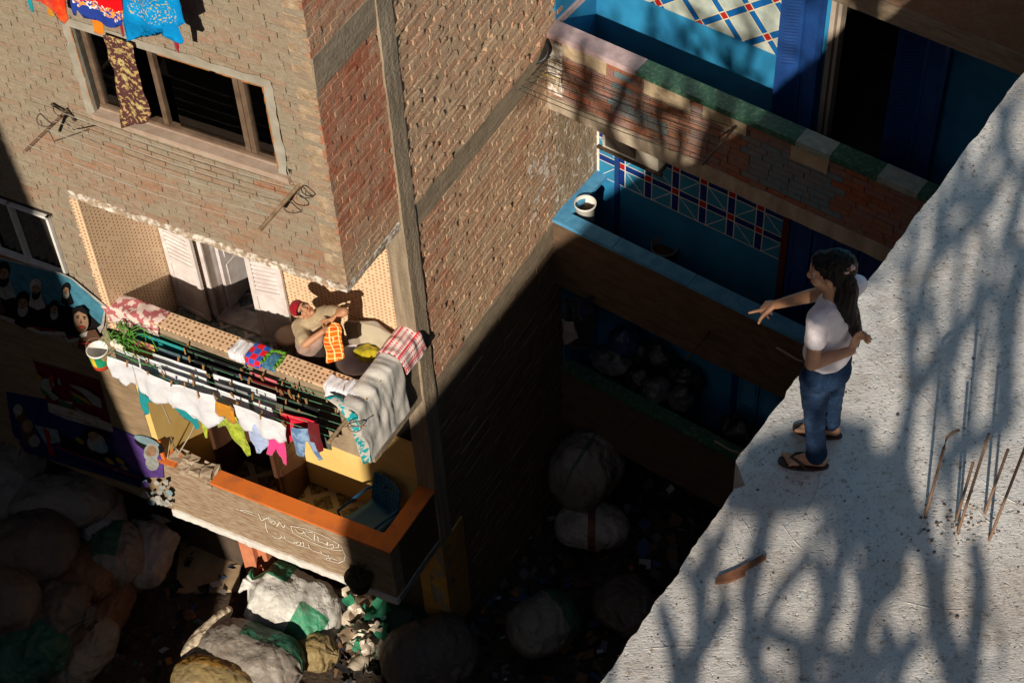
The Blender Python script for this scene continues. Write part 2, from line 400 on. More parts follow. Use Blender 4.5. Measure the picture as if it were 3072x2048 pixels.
# ================================================================ building A : brick block on the left
bA = thing('brick_house', 'raw brick apartment house with tiled balcony, washing lines and clothes drying outside', 'building', WA((0, 0, ZG)))
def partA(mb, name, mats, **k): return mb.build(name, mats, bA, WA, **k)
WIN = (-2.47, -.53, -4.09, -3.08)
# front wall: brick courses smeared with mortar
def tone_front(u, z):
    n = noise.noise(Vector((u * 1.1, z * 1.6, 3))) + .5 * noise.noise(Vector((u * 4, z * 5, 8)))
    t = .04 + .30 * max(0, n)
    if z < -4.25 and u > -3.2: t += .42 * min(1, (-4.25 - z) / .6) * (.55 + .9 * n)
    if noise.noise(Vector((u * 2.3, z * 3.1, 21))) > .52: t += .6
    return t
mb = MB(); PL = .10; hole = (WIN[0] - PL, WIN[1] + PL, WIN[2] - .05, WIN[3] + PL)
bricks(mb, lambda u, d, z: (u, .03 - d, z), -4.9, 0, -5.35, -1.2, [hole], .076, .235, .012, .03, .003, .55, tone_front, .0025, 0, 1)
bricks(mb, lambda u, d, z: (u, .03 - d, z), -4.9, -3.1, -8.05, -5.35, [(-4.46, -3.47, -6.85, -5.84)], .076, .235, .012, .03, .002, .8, lambda u, z: .12 + .3 * max(0, noise.noise(Vector((u * 3, z * 3, 2)))), .002, 0, 1)
for a, b, c, d in wall_cells(-8, 0, -5.35, 14, [WIN]): mb.box(a, min(b, -.045), .03, .15, c, d, 2)  # upper part carried up out of view to cut off sky light
for a, b, c, d in wall_cells(-8, -3.03, -8.05, -5.35, [(-4.42, -3.51, -6.8, -5.9)]): mb.box(a, b, .03, .15, c, d, 2)
mb.box(-8, -4.9, 0, .03, -8.05, .8, 1); mb.box(-4.9, 0, 0, .03, -1.2, .8, 1)
partA(mb, 'front_wall', [tan_brick, mortar, cavity])
mb = MB(); nu_, nz_ = 60, 40
mb.grid([[(-8 + 4.97 * i / nu_, -.004 + .012 * noise.noise(Vector((i * .5, j * .9, 1))), -10.74 + 2.69 * j / nz_) for i in range(nu_ + 1)] for j in range(nz_ + 1)])
mb.box(-8, -3.03, .02, .15, -10.75, -8.05); partA(mb, 'plastered_wall', plaster_tan)
# window surround, frame, glass
mb = MB()
for i, (a, b, c, d) in enumerate(((WIN[0] - PL, WIN[0], WIN[2] - .05, WIN[3] + PL), (WIN[1], WIN[1] + PL, WIN[2] - .05, WIN[3] + PL), (WIN[0], WIN[1], WIN[3], WIN[3] + PL))):
    k = 12; L = []
    vert = i < 2
    for q in range(k):
        w = [.045 * noise.noise(Vector((q * .7 + i * 9, s_, 2))) for s_ in (0, .7)]
        if vert:
            za, zb = c + (d - c) * q / k, c + (d - c) * (q + 1) / k
            if i == 0: pts = [(a - w[0], za), (b, za), (b, zb), (a - .045 * noise.noise(Vector(((q + 1) * .7 + i * 9, 0, 2))), zb)]
            else: pts = [(a, za), (b + w[0], za), (b + .045 * noise.noise(Vector(((q + 1) * .7 + i * 9, 0, 2))), zb), (a, zb)]
        else:
            ua, ub = a + (b - a) * q / k, a + (b - a) * (q + 1) / k
            pts = [(ua, c), (ub, c), (ub, d + .045 * noise.noise(Vector(((q + 1) * .7 + i * 9, 0, 2)))), (ua, d + w[0])]
        mb.face([(p[0], -.008, p[1]) for p in pts]); mb.face([(p[0], .02, p[1]) for p in pts[::-1]])
mb.box(WIN[0] - .004, WIN[0], -.008, .16, WIN[2], WIN[3]); mb.box(WIN[1], WIN[1] + .004, -.008, .16, WIN[2], WIN[3])
w = partA(MB(), 'window', plaster_grey) if False else thing('window', None, None, WA((-1.5, .1, WIN[2]))); w.parent = bA; w.location = tuple(WA((-1.5, .1, WIN[2])) - WA((0, 0, ZG)))
w['_loc'] = [float(c) for c in WA((-1.5, .1, WIN[2]))]
mb.build('plaster_surround', plaster_grey, w, WA)
mb = MB(); mb.box(WIN[0] - .02, WIN[1] + .12, -.045, .15, WIN[2] - .055, WIN[2], 0, j=.004); mb.box(WIN[0], WIN[1], .06, .15, WIN[2], WIN[2] + .012, 0)
mb.build('sill', simple('pinkish_sill', (.40, .31, .25), (.33, .24, .185), 6, bump=(25, .4, .01)), w, WA)
mb = MB(); f0 = .085
for u in (WIN[0] + .03, A(340, 180)[0], A(540, 270)[0] , A(540, 270)[0] + .06, WIN[1] - .02): mb.box(u - .026, u + .026, f0, f0 + .05, WIN[2] + .04, WIN[3] - .03)
mb.box(WIN[0], WIN[1], f0 - .01, f0 + .06, WIN[2] + .013, WIN[2] + .045); mb.box(WIN[0], WIN[1], f0 - .01, f0 + .06, WIN[3] - .035, WIN[3])
mb.build('frame', brown_frame, w, WA)
mb = MB(); mb.box(WIN[0] + .05, WIN[0] + .42, f0 + .02, f0 + .026, WIN[2] + .045, WIN[3] - .035); mb.box(WIN[0] + .85, WIN[1] - .05, f0 + .03, f0 + .036, WIN[2] + .045, WIN[3] - .035)
mb.build('pane', glass, w, WA)
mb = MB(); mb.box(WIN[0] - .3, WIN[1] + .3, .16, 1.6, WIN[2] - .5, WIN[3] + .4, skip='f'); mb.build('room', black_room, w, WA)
# orange rust line round the plaster
mb = MB()
for (p, q) in (((WIN[1] + .004, WIN[2]), (WIN[1] + .004, WIN[3])), ((WIN[0] + .9, WIN[3] - .003), (WIN[1], WIN[3] - .003)), ((WIN[0] - .004, WIN[3]), (WIN[0] - .004, WIN[2] + .1))):
    k = 16
    for i in range(k):
        if RND.random() < .25: continue
        a = [p[t] + (q[t] - p[t]) * i / k for t in (0, 1)]; b = [p[t] + (q[t] - p[t]) * (i + 1) / k for t in (0, 1)]
        r_ = RND.uniform(.006, .016); mb.box(min(a[0], b[0]) - r_ / 2, max(a[0], b[0]) + r_ / 2, -.0115, -.009, min(a[1], b[1]) - r_ / 2, max(a[1], b[1]) + r_ / 2)
mb.build('rust_edge', simple('rust_paint', (.42, .17, .05), (.30, .12, .04), 20), w, WA)
# side wall
def put_s(v, d, z): return (d - .03, v, z)
def tone_side(v, z):
    n = noise.noise(Vector((v * 1.5, z * 1.5, 5)))
    if v < .95: return min(1, max(0, .75 + .5 * n - max(0, (-4.75 - z) * 1.2)))
    return .12 + .25 * max(0, n) + (.3 if z < -5.6 and v < 1.7 else 0)
mb = MB()
bricks(mb, put_s, 0, .93, -5.33, -2.96, (), .074, .225, .012, .034, .009, .75, tone_side, .006)
bricks(mb, put_s, 0, .93, -2.6, -1.2, (), .074, .225, .012, .034, .009, .75, tone_side, .006)
bricks(mb, put_s, 1.15, 4.8, -5.33, -1.6, (), .072, .20, .014, .046, .017, .93, tone_side, .0115, skipp=.045)
bricks(mb, put_s, 1.15, 4.8, -8.03, -5.66, (), .070, .21, .013, .040, .014, .92, tone_side, .008, skipp=.03)
for a, b, c, d in ((0, .93, -5.33, .8), (1.15, 5, -13.4, .8)): mb.box(-.2, -.03, a, b, c, 14 if d > 0 else d, 1)  # backing raised above the picture to hold out skylight
mb.box(-.03, 0, 0, 4.8, -1.2, .8, 1)
# whitewash flakes beside the blue balcony
rr = random.Random(4)
for k in range(110):
    v_ = 3.25 + rr.random() ** .7 * .95; z_ = -6.5 - rr.random() * 1.3; s_ = rr.uniform(.015, .06)
    pts = [(.006 + .01 * rr.random(), v_ + s_ * 1.2 * math.cos(t) * rr.uniform(.6, 1.2), z_ + s_ * math.sin(t) * rr.uniform(.6, 1.2)) for t in (0, 1.05, 2.1, 3.15, 4.2, 5.2)]
    mb.face(pts, 2)
mb.box(-.03, -.004, 0, .10, -5.33, -1.2, 1)
partA(mb, 'side_wall', [side_brick, mortar_side, simple('old_whitewash', (.78, .72, .66), (.6, .5, .42), 20)])
mb = MB(); bricks(mb, put_s, 1.15, 5, -13.4, -8.38, (), .125, .42, .02, .034, .012, .7, lambda u, z: RND.random(), .008)
partA(mb, 'block_wall', [block, mortar_dark])
def roughbox(name, u0, u1, v0, v1, z0, z1, mat, cell=.12, amp=.008, frame=WA, parent=None, sd=0):
    b = bmesh.new(); bmesh.ops.create_cube(b, size=1)
    for w_ in b.verts: w_.co = Vector((u0 if w_.co.x < 0 else u1, v0 if w_.co.y < 0 else v1, z0 if w_.co.z < 0 else z1))
    for lo, hi, ax in ((u0, u1, 0), (v0, v1, 1), (z0, z1, 2)):
        k = int((hi - lo) / cell)
        for i in range(1, k + 1):
            c = [0, 0, 0]; nn = [0, 0, 0]; c[ax] = lo + (hi - lo) * i / (k + 1); nn[ax] = 1
            bmesh.ops.bisect_plane(b, geom=b.verts[:] + b.edges[:] + b.faces[:], plane_co=c, plane_no=nn)
    m_ = MB(); b.verts.index_update()
    for w_ in b.verts: m_.v.append(tuple(np.array(w_.co) + amp * (np.array(noise.noise_vector(w_.co * 5 + Vector((sd, 0, 0)))) + .6 * np.array(noise.noise_vector(w_.co * 17)))))
    for f in b.faces: m_.f.append(tuple(x.index for x in f.verts)); m_.m.append(0); m_.t.append(.5); m_.s.append(False)
    b.free(); return m_.build(name, mat, parent, frame)
roughbox('corner_column', -.2, .028, .93, 1.15, -13.4, .8, column_mat, .16, .007, parent=bA)
for z0, z1, v1 in ((-5.66, -5.33, 4.8), (-8.37, -8.03, 5), (-2.96, -2.6, .93)):
    roughbox('floor_beam', -.2, .012, 1.15 if v1 > 1 else 0, v1, z0, z1, concrete, .12, .008, parent=bA)
roughbox('slab_edge', -3.12, .004, -.012, .93, -5.44, -5.35, white_flake, .08, .014, parent=bA)

# first balcony -------------------------------------------------
FL1, PT1 = -7.95, -7.04
roughbox('balcony_parapet', -3.1, 0, 0, .17, -8.1, PT1 - .03, simple('dusty_render', (.36, .28, .19), (.25, .18, .12), 6, bump=(22, .8, .02)), .12, .006, parent=bA)
roughbox('side_parapet', -.17, 0, .17, .93, -8.1, PT1 - .03, concrete, .12, .006, parent=bA)
mb = MB(); mb.box(-3.1, .012, -.02, .19, PT1 - .03, PT1); mb.box(-.18, .012, .19, .93, PT1 - .03, PT1); partA(mb, 'tiled_coping', brown_tile)
mb = MB(); mb.box(-3.1, -.17, .17, 1.0, -8.1, FL1); partA(mb, 'balcony_floor', simple('floor_tile', (.16, .145, .12), (.09, .085, .07), 12, rough=.4))
DR = (-2.52, -1.93)
mb = MB()
for a, b, c, d in wall_cells(-3.05, 0, FL1, -5.35, [(DR[0], DR[1], FL1, -5.7)]): mb.box(a, b, .95, 1.05, c, d)
mb.box(-3.16, -3.02, .002, .95, FL1, -5.45); mb.box(-3.12, -3.02, -.012, .002, FL1, -5.45)
partA(mb, 'tiled_wall', dots_tile)
# door: two white louvred shutters, inner leaf, threshold and a green marble floor
def shutter(name, u0, u1, v0, v1, z0, z1, mat, lou, frame, parent, panels=2, sl=22, slat_mat=None, facing=-1):
    """a louvred leaf standing from (u0,v0) to (u1,v1)"""
    d = V(u1 - u0, v1 - v0, 0); L = np.linalg.norm(d); d = d / L; nrm = V(-d[1], d[0], 0) * facing; o_ = V(u0, v0, 0)
    def P(s, t, z): return tuple(o_ + d * s + nrm * t + V(0, 0, z))
    def bx(m_, s0, s1, t0, t1, za, zb): m_.hexa([P(s0, t0, za), P(s1, t0, za), P(s1, t1, za), P(s0, t1, za), P(s0, t0, zb), P(s1, t0, zb), P(s1, t1, zb), P(s0, t1, zb)])
    m_ = MB(); st = .055
    bx(m_, 0, st, 0, .035, z0, z1); bx(m_, L - st, L, 0, .035, z0, z1)
    zs = [z0, z0 + (z1 - z0) * .34, z1] if panels == 2 else [z0, z1]
    for z in zs: bx(m_, st, L - st, 0, .035, z - (.05 if z > z0 else 0), z + (.05 if z < z1 else 0))
    bx(m_, st, L - st, .010, .02, z0 + .05, zs[1] - .05)
    lf = m_.build(name, mat, parent, frame)
    m2 = MB(); za, zb = zs[-2] + .05, z1 - .05; k = sl
    for i in range(k):
        z = za + (zb - za) * (i + .5) / k; h = min(.014, (zb - za) / k * .3)
        m2.hexa([P(st, .034, z - h), P(L - st, .034, z - h), P(L - st, .014, z), P(st, .014, z), P(st, .036, z - h + .008), P(L - st, .036, z - h + .008), P(L - st, .016, z + .008), P(st, .016, z + .008)])
    bx(m2, st, L - st, .004, .008, za, zb)
    me2 = m2.build('louvres', slat_mat or mat, None, frame); me2.data.transform(Matrix.Translation(-Vector(parent['_loc']))); me2.parent = lf
    return lf
shutter('shutter', -3.0, -2.56, .93, .87, FL1 + .03, -5.6, lilac_white, 0, WA, bA, facing=-1)
shutter('shutter', -1.90, -1.52, .87, .93, FL1 + .03, -5.6, lilac_white, 0, WA, bA, facing=-1)
mb = MB()
for a, b in ((DR[0] - .05, DR[0]), (DR[1], DR[1] + .05)): mb.box(a, b, .93, 1.12, FL1, -5.6)
partA(mb, 'door_frame', lilac_white)
mb = MB(); mb.box(DR[0] + .02, DR[0] + .06, 1.1, 1.66, FL1 + .03, -5.8)
for k in range(3): mb.box(DR[0] + .06, DR[0] + .07, 1.17, 1.6, FL1 + .15 + .65 * k, FL1 + .68 + .65 * k)
partA(mb, 'door', lilac_white)
mb = MB(); mb.box(DR[0], DR[1], .9, 1.15, FL1 + .001, FL1 + .035); partA(mb, 'threshold', simple('threshold_marble', (.60, .54, .52), (.40, .34, .33), 8, rough=.4))
fl = NT('patterned_marble'); uv = fl.co('UV'); s_ = fl.n('ShaderNodeVectorMath', {0: uv, 1: (3.2, 3.2, 1)}, operation='MULTIPLY').outputs[0]
sx = fl.n('ShaderNodeSeparateXYZ', {0: fl.n('ShaderNodeVectorMath', {0: fl.n('ShaderNodeVectorMath', {0: s_, 1: (50.2, 50.4, 0)}, operation='ADD').outputs[0]}, operation='FRACTION').outputs[0]})
dm = fl.math('ADD', fl.math('ABSOLUTE', fl.math('SUBTRACT', sx.outputs[0], .5)), fl.math('ABSOLUTE', fl.math('SUBTRACT', sx.outputs[1], .5)))
vn = fl.mix(fl.ramp(fl.noise(24, 6, .8), .42, .62), (.035, .06, .05), (.30, .34, .29))
fm = fl.mix(fl.math('COMPARE', dm, .42, .1), vn, (.52, .46, .44)); fm = fl.mix(fl.math('LESS_THAN', fl.math('ABSOLUTE', fl.math('SUBTRACT', dm, .42)), .085), vn, (.5, .44, .43))
fl = fl.done(fm, .3, .5)
mb = MB(); mb.box(-3.0, -1.3, 1.15, 3.2, FL1 - .1, FL1); partA(mb, 'room_floor', fl)
mb = MB(); mb.box(-3.0, -.19, .19, .9, FL1, FL1 + .004); partA(mb, 'balcony_paving', fl)
mb = MB(); mb.box(-3.4, -1.2, 1.06, 3.4, FL1 - .11, -5.4, skip='f'); partA(mb, 'inner_room', simple('dim_room', (.10, .08, .07)))  # indoor dimness is put into the dark wall colour
# second balcony ------------------------------------------------
FL2, PT2 = -10.6, -9.74
mb = MB(); mb.box(-3.1, -.17, .17, 1.0, -10.75, FL2); partA(mb, 'lower_balcony_slab', concrete)
pm = NT('geometric_floor'); uv = pm.co('UV'); s_ = pm.n('ShaderNodeVectorMath', {0: uv, 1: (2.6, 2.6, 1)}, operation='MULTIPLY').outputs[0]
s_ = pm.n('ShaderNodeVectorMath', {0: s_, 1: (30.2, 30.1, 0)}, operation='ADD').outputs[0]
sx = pm.n('ShaderNodeSeparateXYZ', {0: pm.n('ShaderNodeVectorMath', {0: s_}, operation='FRACTION').outputs[0]})
def band(a, b, op): return pm.math('LESS_THAN', pm.math('ABSOLUTE', pm.math('SUBTRACT', pm.math('ABSOLUTE', pm.math(op, a, b)), 0. if op == 'SUBTRACT' else 1.)), .13)
ex = pm.math('MAXIMUM', band(sx.outputs[0], sx.outputs[1], 'SUBTRACT'), band(sx.outputs[0], sx.outputs[1], 'ADD'))
vn = pm.mix(pm.ramp(pm.noise(20, 5, .8), .45, .6), (.07, .045, .02), (.36, .25, .11))
pm = pm.done(pm.mix(ex, vn, (.47, .37, .24)), .35, .4)
mb = MB(); mb.box(-2.95, -.17, .17, .95, FL2, FL2 + .004); mb.box(-2.7, -1.75, .95, 2.4, FL2 - .1, FL2 + .004); partA(mb, 'patterned_floor', pm)
D2 = (-2.62, -1.80)
mb = MB()
for a, b, c, d in wall_cells(-2.97, 0, FL2, -8.1, [(D2[0], D2[1], FL2, -8.5), (-.5, -.12, -9.05, -8.45)]): mb.box(a, b, .95, 1.08, c, d)
mb.box(-3.1, -2.95, .004, .95, FL2, -8.1); partA(mb, 'yellow_wall', yellow)
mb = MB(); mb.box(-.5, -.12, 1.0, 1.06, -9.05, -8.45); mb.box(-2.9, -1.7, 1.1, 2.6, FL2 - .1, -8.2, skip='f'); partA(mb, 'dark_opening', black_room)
mb = MB(); mb.box(D2[1] + .02, D2[1] + .07, .42, .93, FL2 + .01, -8.6)
for k in range(9): mb.box(D2[1] + .07, D2[1] + .078, .47, .88, FL2 + .95 + .07 * k, FL2 + .985 + .07 * k)
mb.box(D2[1] + .07, D2[1] + .08, .48, .87, FL2 + .12, FL2 + .8)
mb.box(D2[0] - .05, D2[0] + .0, .5, .93, FL2 + .01, -8.6); mb.box(D2[0] - .05, D2[0] + .3, .9, .95, FL2 + .01, -8.6)
partA(mb, 'wooden_door', dark_wood)
roughbox('lower_parapet', -3.05, 0, 0, .17, -10.72, PT2 - .035, simple('streaked_render', (.36, .285, .20), (.25, .155, .095), 7, bump=(26, .9, .02), stretch=(1, 1, 6), lo=.42, hi=.6), .1, .006, parent=bA)
roughbox('lower_side_parapet', -.17, 0, .17, .93, -10.72, PT2 - .035, brown_render, .1, .006, parent=bA)
mb = MB(); mb.box(-2.32, .02, -.025, .18, PT2 - .035, PT2, j=.003); mb.box(-.175, .02, .18, .96, PT2 - .035, PT2, j=.003); partA(mb, 'orange_coping', orange)
roughbox('white_band', -3.05, .012, -.025, .03, -10.83, -10.715, white_paint, .06, .012, parent=bA)
roughbox('side_band', -.02, .018, .03, .95, -10.83, -10.715, simple('grey_band', (.33, .30, .28), (.2, .18, .16), 12), .06, .010, parent=bA)
mb = MB()                                                      # broken end of the parapet
for k in range(46):
    c = (RND.uniform(-2.95, -2.32), RND.uniform(0, .2), PT2 - .03 + RND.uniform(-.05, .045)); q = RND.uniform(.02, .06)
    mb.box(c[0] - q, c[0] + q, c[1] - q, c[1] + q, c[2] - q * .7, c[2] + q * .7, 0, j=q * .5)
mb.box(-3.0, -2.8, -.03, .16, PT2 + .0, PT2 + .06, 1, j=.012); partA(mb, 'broken_coping', [simple('rubble', (.42, .34, .25), (.30, .23, .17), 9), orange])
# chalk lettering on the parapet, traced stroke by stroke
TX = lambda x, y: (.7656 * (700 + x / 5.6), .7656 * (1480 + y / 5.6))
STR = [[(430, 320), (480, 440), (560, 400), (620, 380), (660, 470)], [(600, 400), (650, 480)], [(650, 450), (700, 440), (720, 480), (680, 500), (650, 480)], [(740, 540), (790, 460), (850, 560), (880, 510)],
       [(555, 470), (560, 560), (590, 640)], [(660, 690), (720, 720), (780, 740), (830, 710), (800, 680)], [(830, 720), (900, 760), (960, 790), (1030, 820), (1050, 790)], [(700, 650), (730, 660)], [(880, 750), (870, 700)],
       [(1060, 830), (1090, 790), (1150, 800), (1130, 850), (1070, 850), (1200, 870)], [(1180, 790), (1200, 880), (1290, 900), (1270, 840)], [(1290, 900), (1360, 950), (1440, 970), (1490, 990), (1480, 950)], [(1500, 1000), (1560, 1020), (1620, 1050)], [(1600, 1010), (1640, 1100)], [(1570, 1070), (1680, 1060)], [(1680, 1080), (1750, 1100)],
       [(1010, 640), (975, 530), (1100, 550), (1250, 580), (1400, 640), (1600, 730), (1750, 810), (1830, 880), (1855, 940), (1700, 930), (1500, 870), (1300, 790), (1100, 690), (1010, 640)],
       [(1855, 950), (1890, 1030), (1870, 1110), (1780, 1150), (1650, 1120), (1540, 1080)],
       [(1050, 580), (1100, 640), (1170, 650), (1200, 620), (1230, 690), (1290, 720), (1330, 760)], [(1380, 660), (1370, 770)], [(1430, 700), (1440, 790), (1500, 800)], [(1500, 800), (1570, 840), (1600, 790), (1590, 860)], [(1620, 850), (1680, 830), (1700, 890), (1650, 900)], [(1720, 880), (1770, 890), (1780, 840)], [(1220, 620), (1350, 640)], [(60, 240), (180, 290), (330, 340)], [(90, 260), (220, 270), (340, 310)]]
mb = MB()
for st in STR:
    q = [A(*TX(*p)) for p in st]; fine = []
    for i in range(len(q) - 1):
        for k in range(3): fine.append(q[i] + (q[i + 1] - q[i]) * k / 3)
    fine.append(q[-1])
    for i in range(len(fine) - 1):
        a, b = fine[i], fine[i + 1]; d = b - a; l = math.hypot(d[0], d[2]) + 1e-6; px, pz = -d[2] / l * .0055, d[0] / l * .0055
        mb.face([(a[0] - px, -.012, a[2] - pz), (b[0] - px, -.012, b[2] - pz), (b[0] + px, -.012, b[2] + pz), (a[0] + px, -.012, a[2] + pz)])
partA(mb, 'chalk_writing', simple('white_chalk', (.80, .76, .68), (.52, .45, .36), 60, lo=.4, hi=.7))
# ground floor: recess, pillars
mb = MB(); mb.box(-8, -.2, .95, 1.1, ZG, -10.75); mb.box(-8, 0, .1, .95, -10.76, -10.72); partA(mb, 'shop_wall', simple('dark_wall', (.10, .07, .05), (.06, .042, .03), 4))  # dark brown mottled base colour on the wall
mb = MB(); mb.box(-.34, .03, 1.16, 1.4, ZG + .55, -10.85, 0); mb.box(-.35, .04, 1.155, 1.41, ZG, ZG + .55, 1); mb.box(-.34, .03, .93, 1.16, ZG + .55, -10.85, 0); mb.box(-.35, .04, .925, 1.155, ZG, ZG + .55, 1); partA(mb, 'corner_pillar', [simple('ochre_paint', (.55, .30, .06), (.42, .22, .05), 4), simple('red_paint', (.22, .03, .02), (.15, .02, .015), 5)])
mb = MB(); ub = A(552, 1262, .72)[0]; mb.box(ub, ub + .2, .72, .8, ZG, -10.76, 0); mb.box(ub + .28, ub + .4, .73, .8, ZG, -10.76, 0); mb.box(ub, ub + .4, .8, .86, ZG, -10.76, 0); partA(mb, 'brick_pier', simple('salmon_brick', (.60, .22, .11), (.48, .17, .09), 9))
# lower-left window with net curtain
w2 = thing('window', None, None, WA((-3.95, .1, -6.8))); w2.parent = bA; w2.location = tuple(WA((-3.95, .1, -6.8)) - WA((0, 0, ZG)))
mb = MB(); LW = (-4.42, -3.51, -6.8, -5.9)
for a, b, c, d in ((LW[0], LW[0] + .03, LW[2], LW[3]), (LW[1] - .03, LW[1], LW[2], LW[3]), (LW[0], LW[1], LW[3] - .03, LW[3]), (LW[0], LW[1], LW[2], LW[2] + .03), (-4.02, -3.995, LW[2], LW[3])): mb.box(a, b, -.01, .06, c, d)
mb.build('frame', white_paint, w2, WA)
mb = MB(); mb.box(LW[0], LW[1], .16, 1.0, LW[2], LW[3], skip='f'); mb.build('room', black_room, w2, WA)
P_ = [[(LW[0] + .04 + (LW[1] - LW[0] - .08) * i / 40, .1 + .02 * math.sin(i * 1.3) + .01 * math.sin(i * 3.1), LW[2] + .02 + (LW[3] - LW[2] - .05) * j / 6) for i in range(41)] for j in range(7)]
mb = MB(); mb.grid(P_); mb.build('net_curtain', simple('grey_net', (.16, .14, .12), (.09, .08, .07), 20), w2, WA)
mb = MB(); mb.box(LW[0] - .1, LW[1] + .1, -.03, .1, LW[2] - .06, LW[2] - .001); mb.build('sill', simple('brown_sill', (.30, .14, .06)), w2, WA)
# ================================================================ building B : blue balconies
bB = thing('blue_house', 'house with blue painted balconies, brick parapets and patterned blue and white tiles', 'building', WB((0, 0, ZG)))
def partB(mb, name, mats, **k): return mb.build(name, mats, bB, WB, **k)
UR = 7.6; VB = .92
painted = brickmat('painted_brick', (.17, .25, .30), (.40, .125, .055), (.40, .29, .19), .35)
def tone_B(u, z):
    if 2.35 < u < 3.45 and -5.95 < z < -5.42: return .02 if RND.random() < .93 else .8
    if .86 < u < .98 and z > -6.0: return .02
    if 1.05 < u < 1.45 and -5.86 < z < -5.72: return 0.
    return .75 + .3 * noise.noise(Vector((u * 3, z * 4, 1)))
mb = MB(); put_b = lambda u, d, z: (u, .02 - d, z)
bricks(mb, put_b, -.08, UR, -6.05, -5.24, (), .078, .235, .011, .02, .004, .5, tone_B, .003, 0, 1)
mb.box(-.08, UR, .02, .15, -6.05, -5.24, 1); partB(mb, 'brick_parapet', [painted, simple('brown_mortar', (.26, .17, .10), (.17, .11, .065), 9)])
roughbox('slab_edge', -.1, UR, -.03, .2, -6.24, -6.05, simple('stained_concrete', (.50, .43, .33), (.32, .25, .18), 7, bump=(30, .7, .02), stretch=(1, 1, .3)), .14, .012, WB, bB)
roughbox('plaster_patch', -.09, .2, -.02, .05, -6.0, -5.3, white_flake, .08, .012, WB, bB)
for k, (u0, u1) in enumerate(((.2, .75), (1.2, 1.75), (1.9, 2.4), (2.9, 3.3))): roughbox('plaster_patch', u0, u1, -.012, .02, -5.42 - .03 * (k % 2), -5.24, simple('sandy_plaster', (.52, .42, .29), (.42, .32, .2), 8, bump=(25, .6, .02)), .05, .012, WB, bB, sd=k)
segs = [(-.1, 1.12, pink_marble), (1.122, 2.95, green_marble), (2.952, 3.32, pale_marble), (3.322, 3.83, green_marble), (3.832, 4.25, pale_marble), (4.252, UR, green_marble)]
for u0, u1, m_ in segs: mb = MB(); mb.box(u0, u1, -.03, .18, -5.24, -5.17, 0, j=.002); mb.box(u0, u1, -.034, -.028, -5.235, -5.2, 0); partB(mb, 'coping', m_)
mb = MB(); mb.box(-.1, .03, .18, VB, -5.24, -5.17); partB(mb, 'coping', pink_marble)
roughbox('middle_parapet', -.02, UR, 0, .15, -9.08, -7.99, brown_render, .14, .006, WB, bB)
roughbox('low_parapet', .06, UR, 0, .15, -11.76, -10.65, brown_render, .14, .006, WB, bB)
mb = MB(); x = -.04
while x < UR: l = RND.uniform(.42, .52); mb.box(x, x + l - .006, -.02, .17, -8.0, -7.95 + RND.uniform(-.003, .003), 0, j=.003); x += l
mb.box(-.06, .15, .17, VB, -8.0, -7.95); partB(mb, 'blue_coping', blue_cap)
mb = MB(); mb.box(.06, UR, -.02, .17, -10.65, -10.6, j=.002); partB(mb, 'green_coping', green_marble)
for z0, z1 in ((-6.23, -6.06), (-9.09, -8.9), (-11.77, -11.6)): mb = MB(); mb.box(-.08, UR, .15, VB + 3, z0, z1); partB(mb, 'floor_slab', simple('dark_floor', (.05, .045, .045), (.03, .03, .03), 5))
mb = MB(); mb.box(2.7, UR, -.03, VB + 3, -3.36, -3.16, 0); partB(mb, 'upper_slab', concrete)
roughbox('upper_parapet', 2.7, UR, 0, .15, -3.16, -2.2, tan_brick, .2, .006, WB, bB)
DU = (2.82, 3.5)
mb = MB()
for a, b, c, d in wall_cells(-.1, UR + 4, -6.06, 14, [(DU[0], DU[1], -6.1, -3.5)]): mb.box(a, b, VB, VB + .12, c, d)  # unseen upper wall heightened to block the sky
mb.box(-.1, UR, VB, VB + .12, -8.9, -6.23); mb.box(-.1, UR, VB, VB + .12, -11.6, -9.09)
for z0, z1 in ((-6.06, -1.5), (-11.6, -9.09)): mb.box(-.14, .0, .17, VB, z0, z1)
partB(mb, 'blue_wall', blue_wall)
roughbox('end_wall', -.14, 0, .1, VB, -8.0, -6.2, simple('flaky_render', (.33, .24, .155), (.62, .56, .48), 13, lo=.56, hi=.64, bump=(18, .9, .03)), .1, .012, WB, bB); mb = MB(); mb.box(-.14, .0, .17, VB, -8.9, -8.0); partB(mb, 'blue_wall', blue_wall)
mb = MB(); mb.box(.26, .32, VB - .03, VB, -8.9, -6.24); partB(mb, 'pilaster', blue_deep)
for pa, pb in ((.62, .68), (2.0, 2.08)): mb = MB(); mb.box(pa, pb, VB - .03, VB, -11.6, -9.1); partB(mb, 'pilaster', blue_deep)
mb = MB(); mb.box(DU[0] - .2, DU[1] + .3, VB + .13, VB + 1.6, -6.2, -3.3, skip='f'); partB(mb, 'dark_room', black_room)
mb = MB(); mb.box(DU[0] - .07, DU[0] - .02, VB - .08, VB + .03, -6.05, -3.3); mb.box(DU[0] + .0, DU[0] + .035, VB - .06, VB + .05, -6.05, -3.3); partB(mb, 'door_frame', simple('aluminium_frame', (.45, .38, .31), rough=.35))
for u0, u1, va, vb in ((2.24, 2.46, VB - .12, VB - .02), (2.46, 2.74, VB - .02, VB - .16), (3.5, 3.74, VB - .16, VB - .02), (3.74, 4.02, VB - .02, VB - .1)):
    shutter('shutter', u0, u1, va, vb, -6.03, -3.45, blue_deep, 0, WB, bB, facing=-1, sl=40)
mb = MB(); mb.box(2.47, 2.55, VB - .05, VB, -8.9, -6.24); partB(mb, 'door_post', simple('maroon_paint', (.10, .02, .015)))
for u in (2.58, 2.86, 3.14, 3.42): shutter('shutter', u, u + .26, VB - .04, VB - .04, -8.88, -6.3, blue_deep, 0, WB, bB, facing=-1, sl=36)
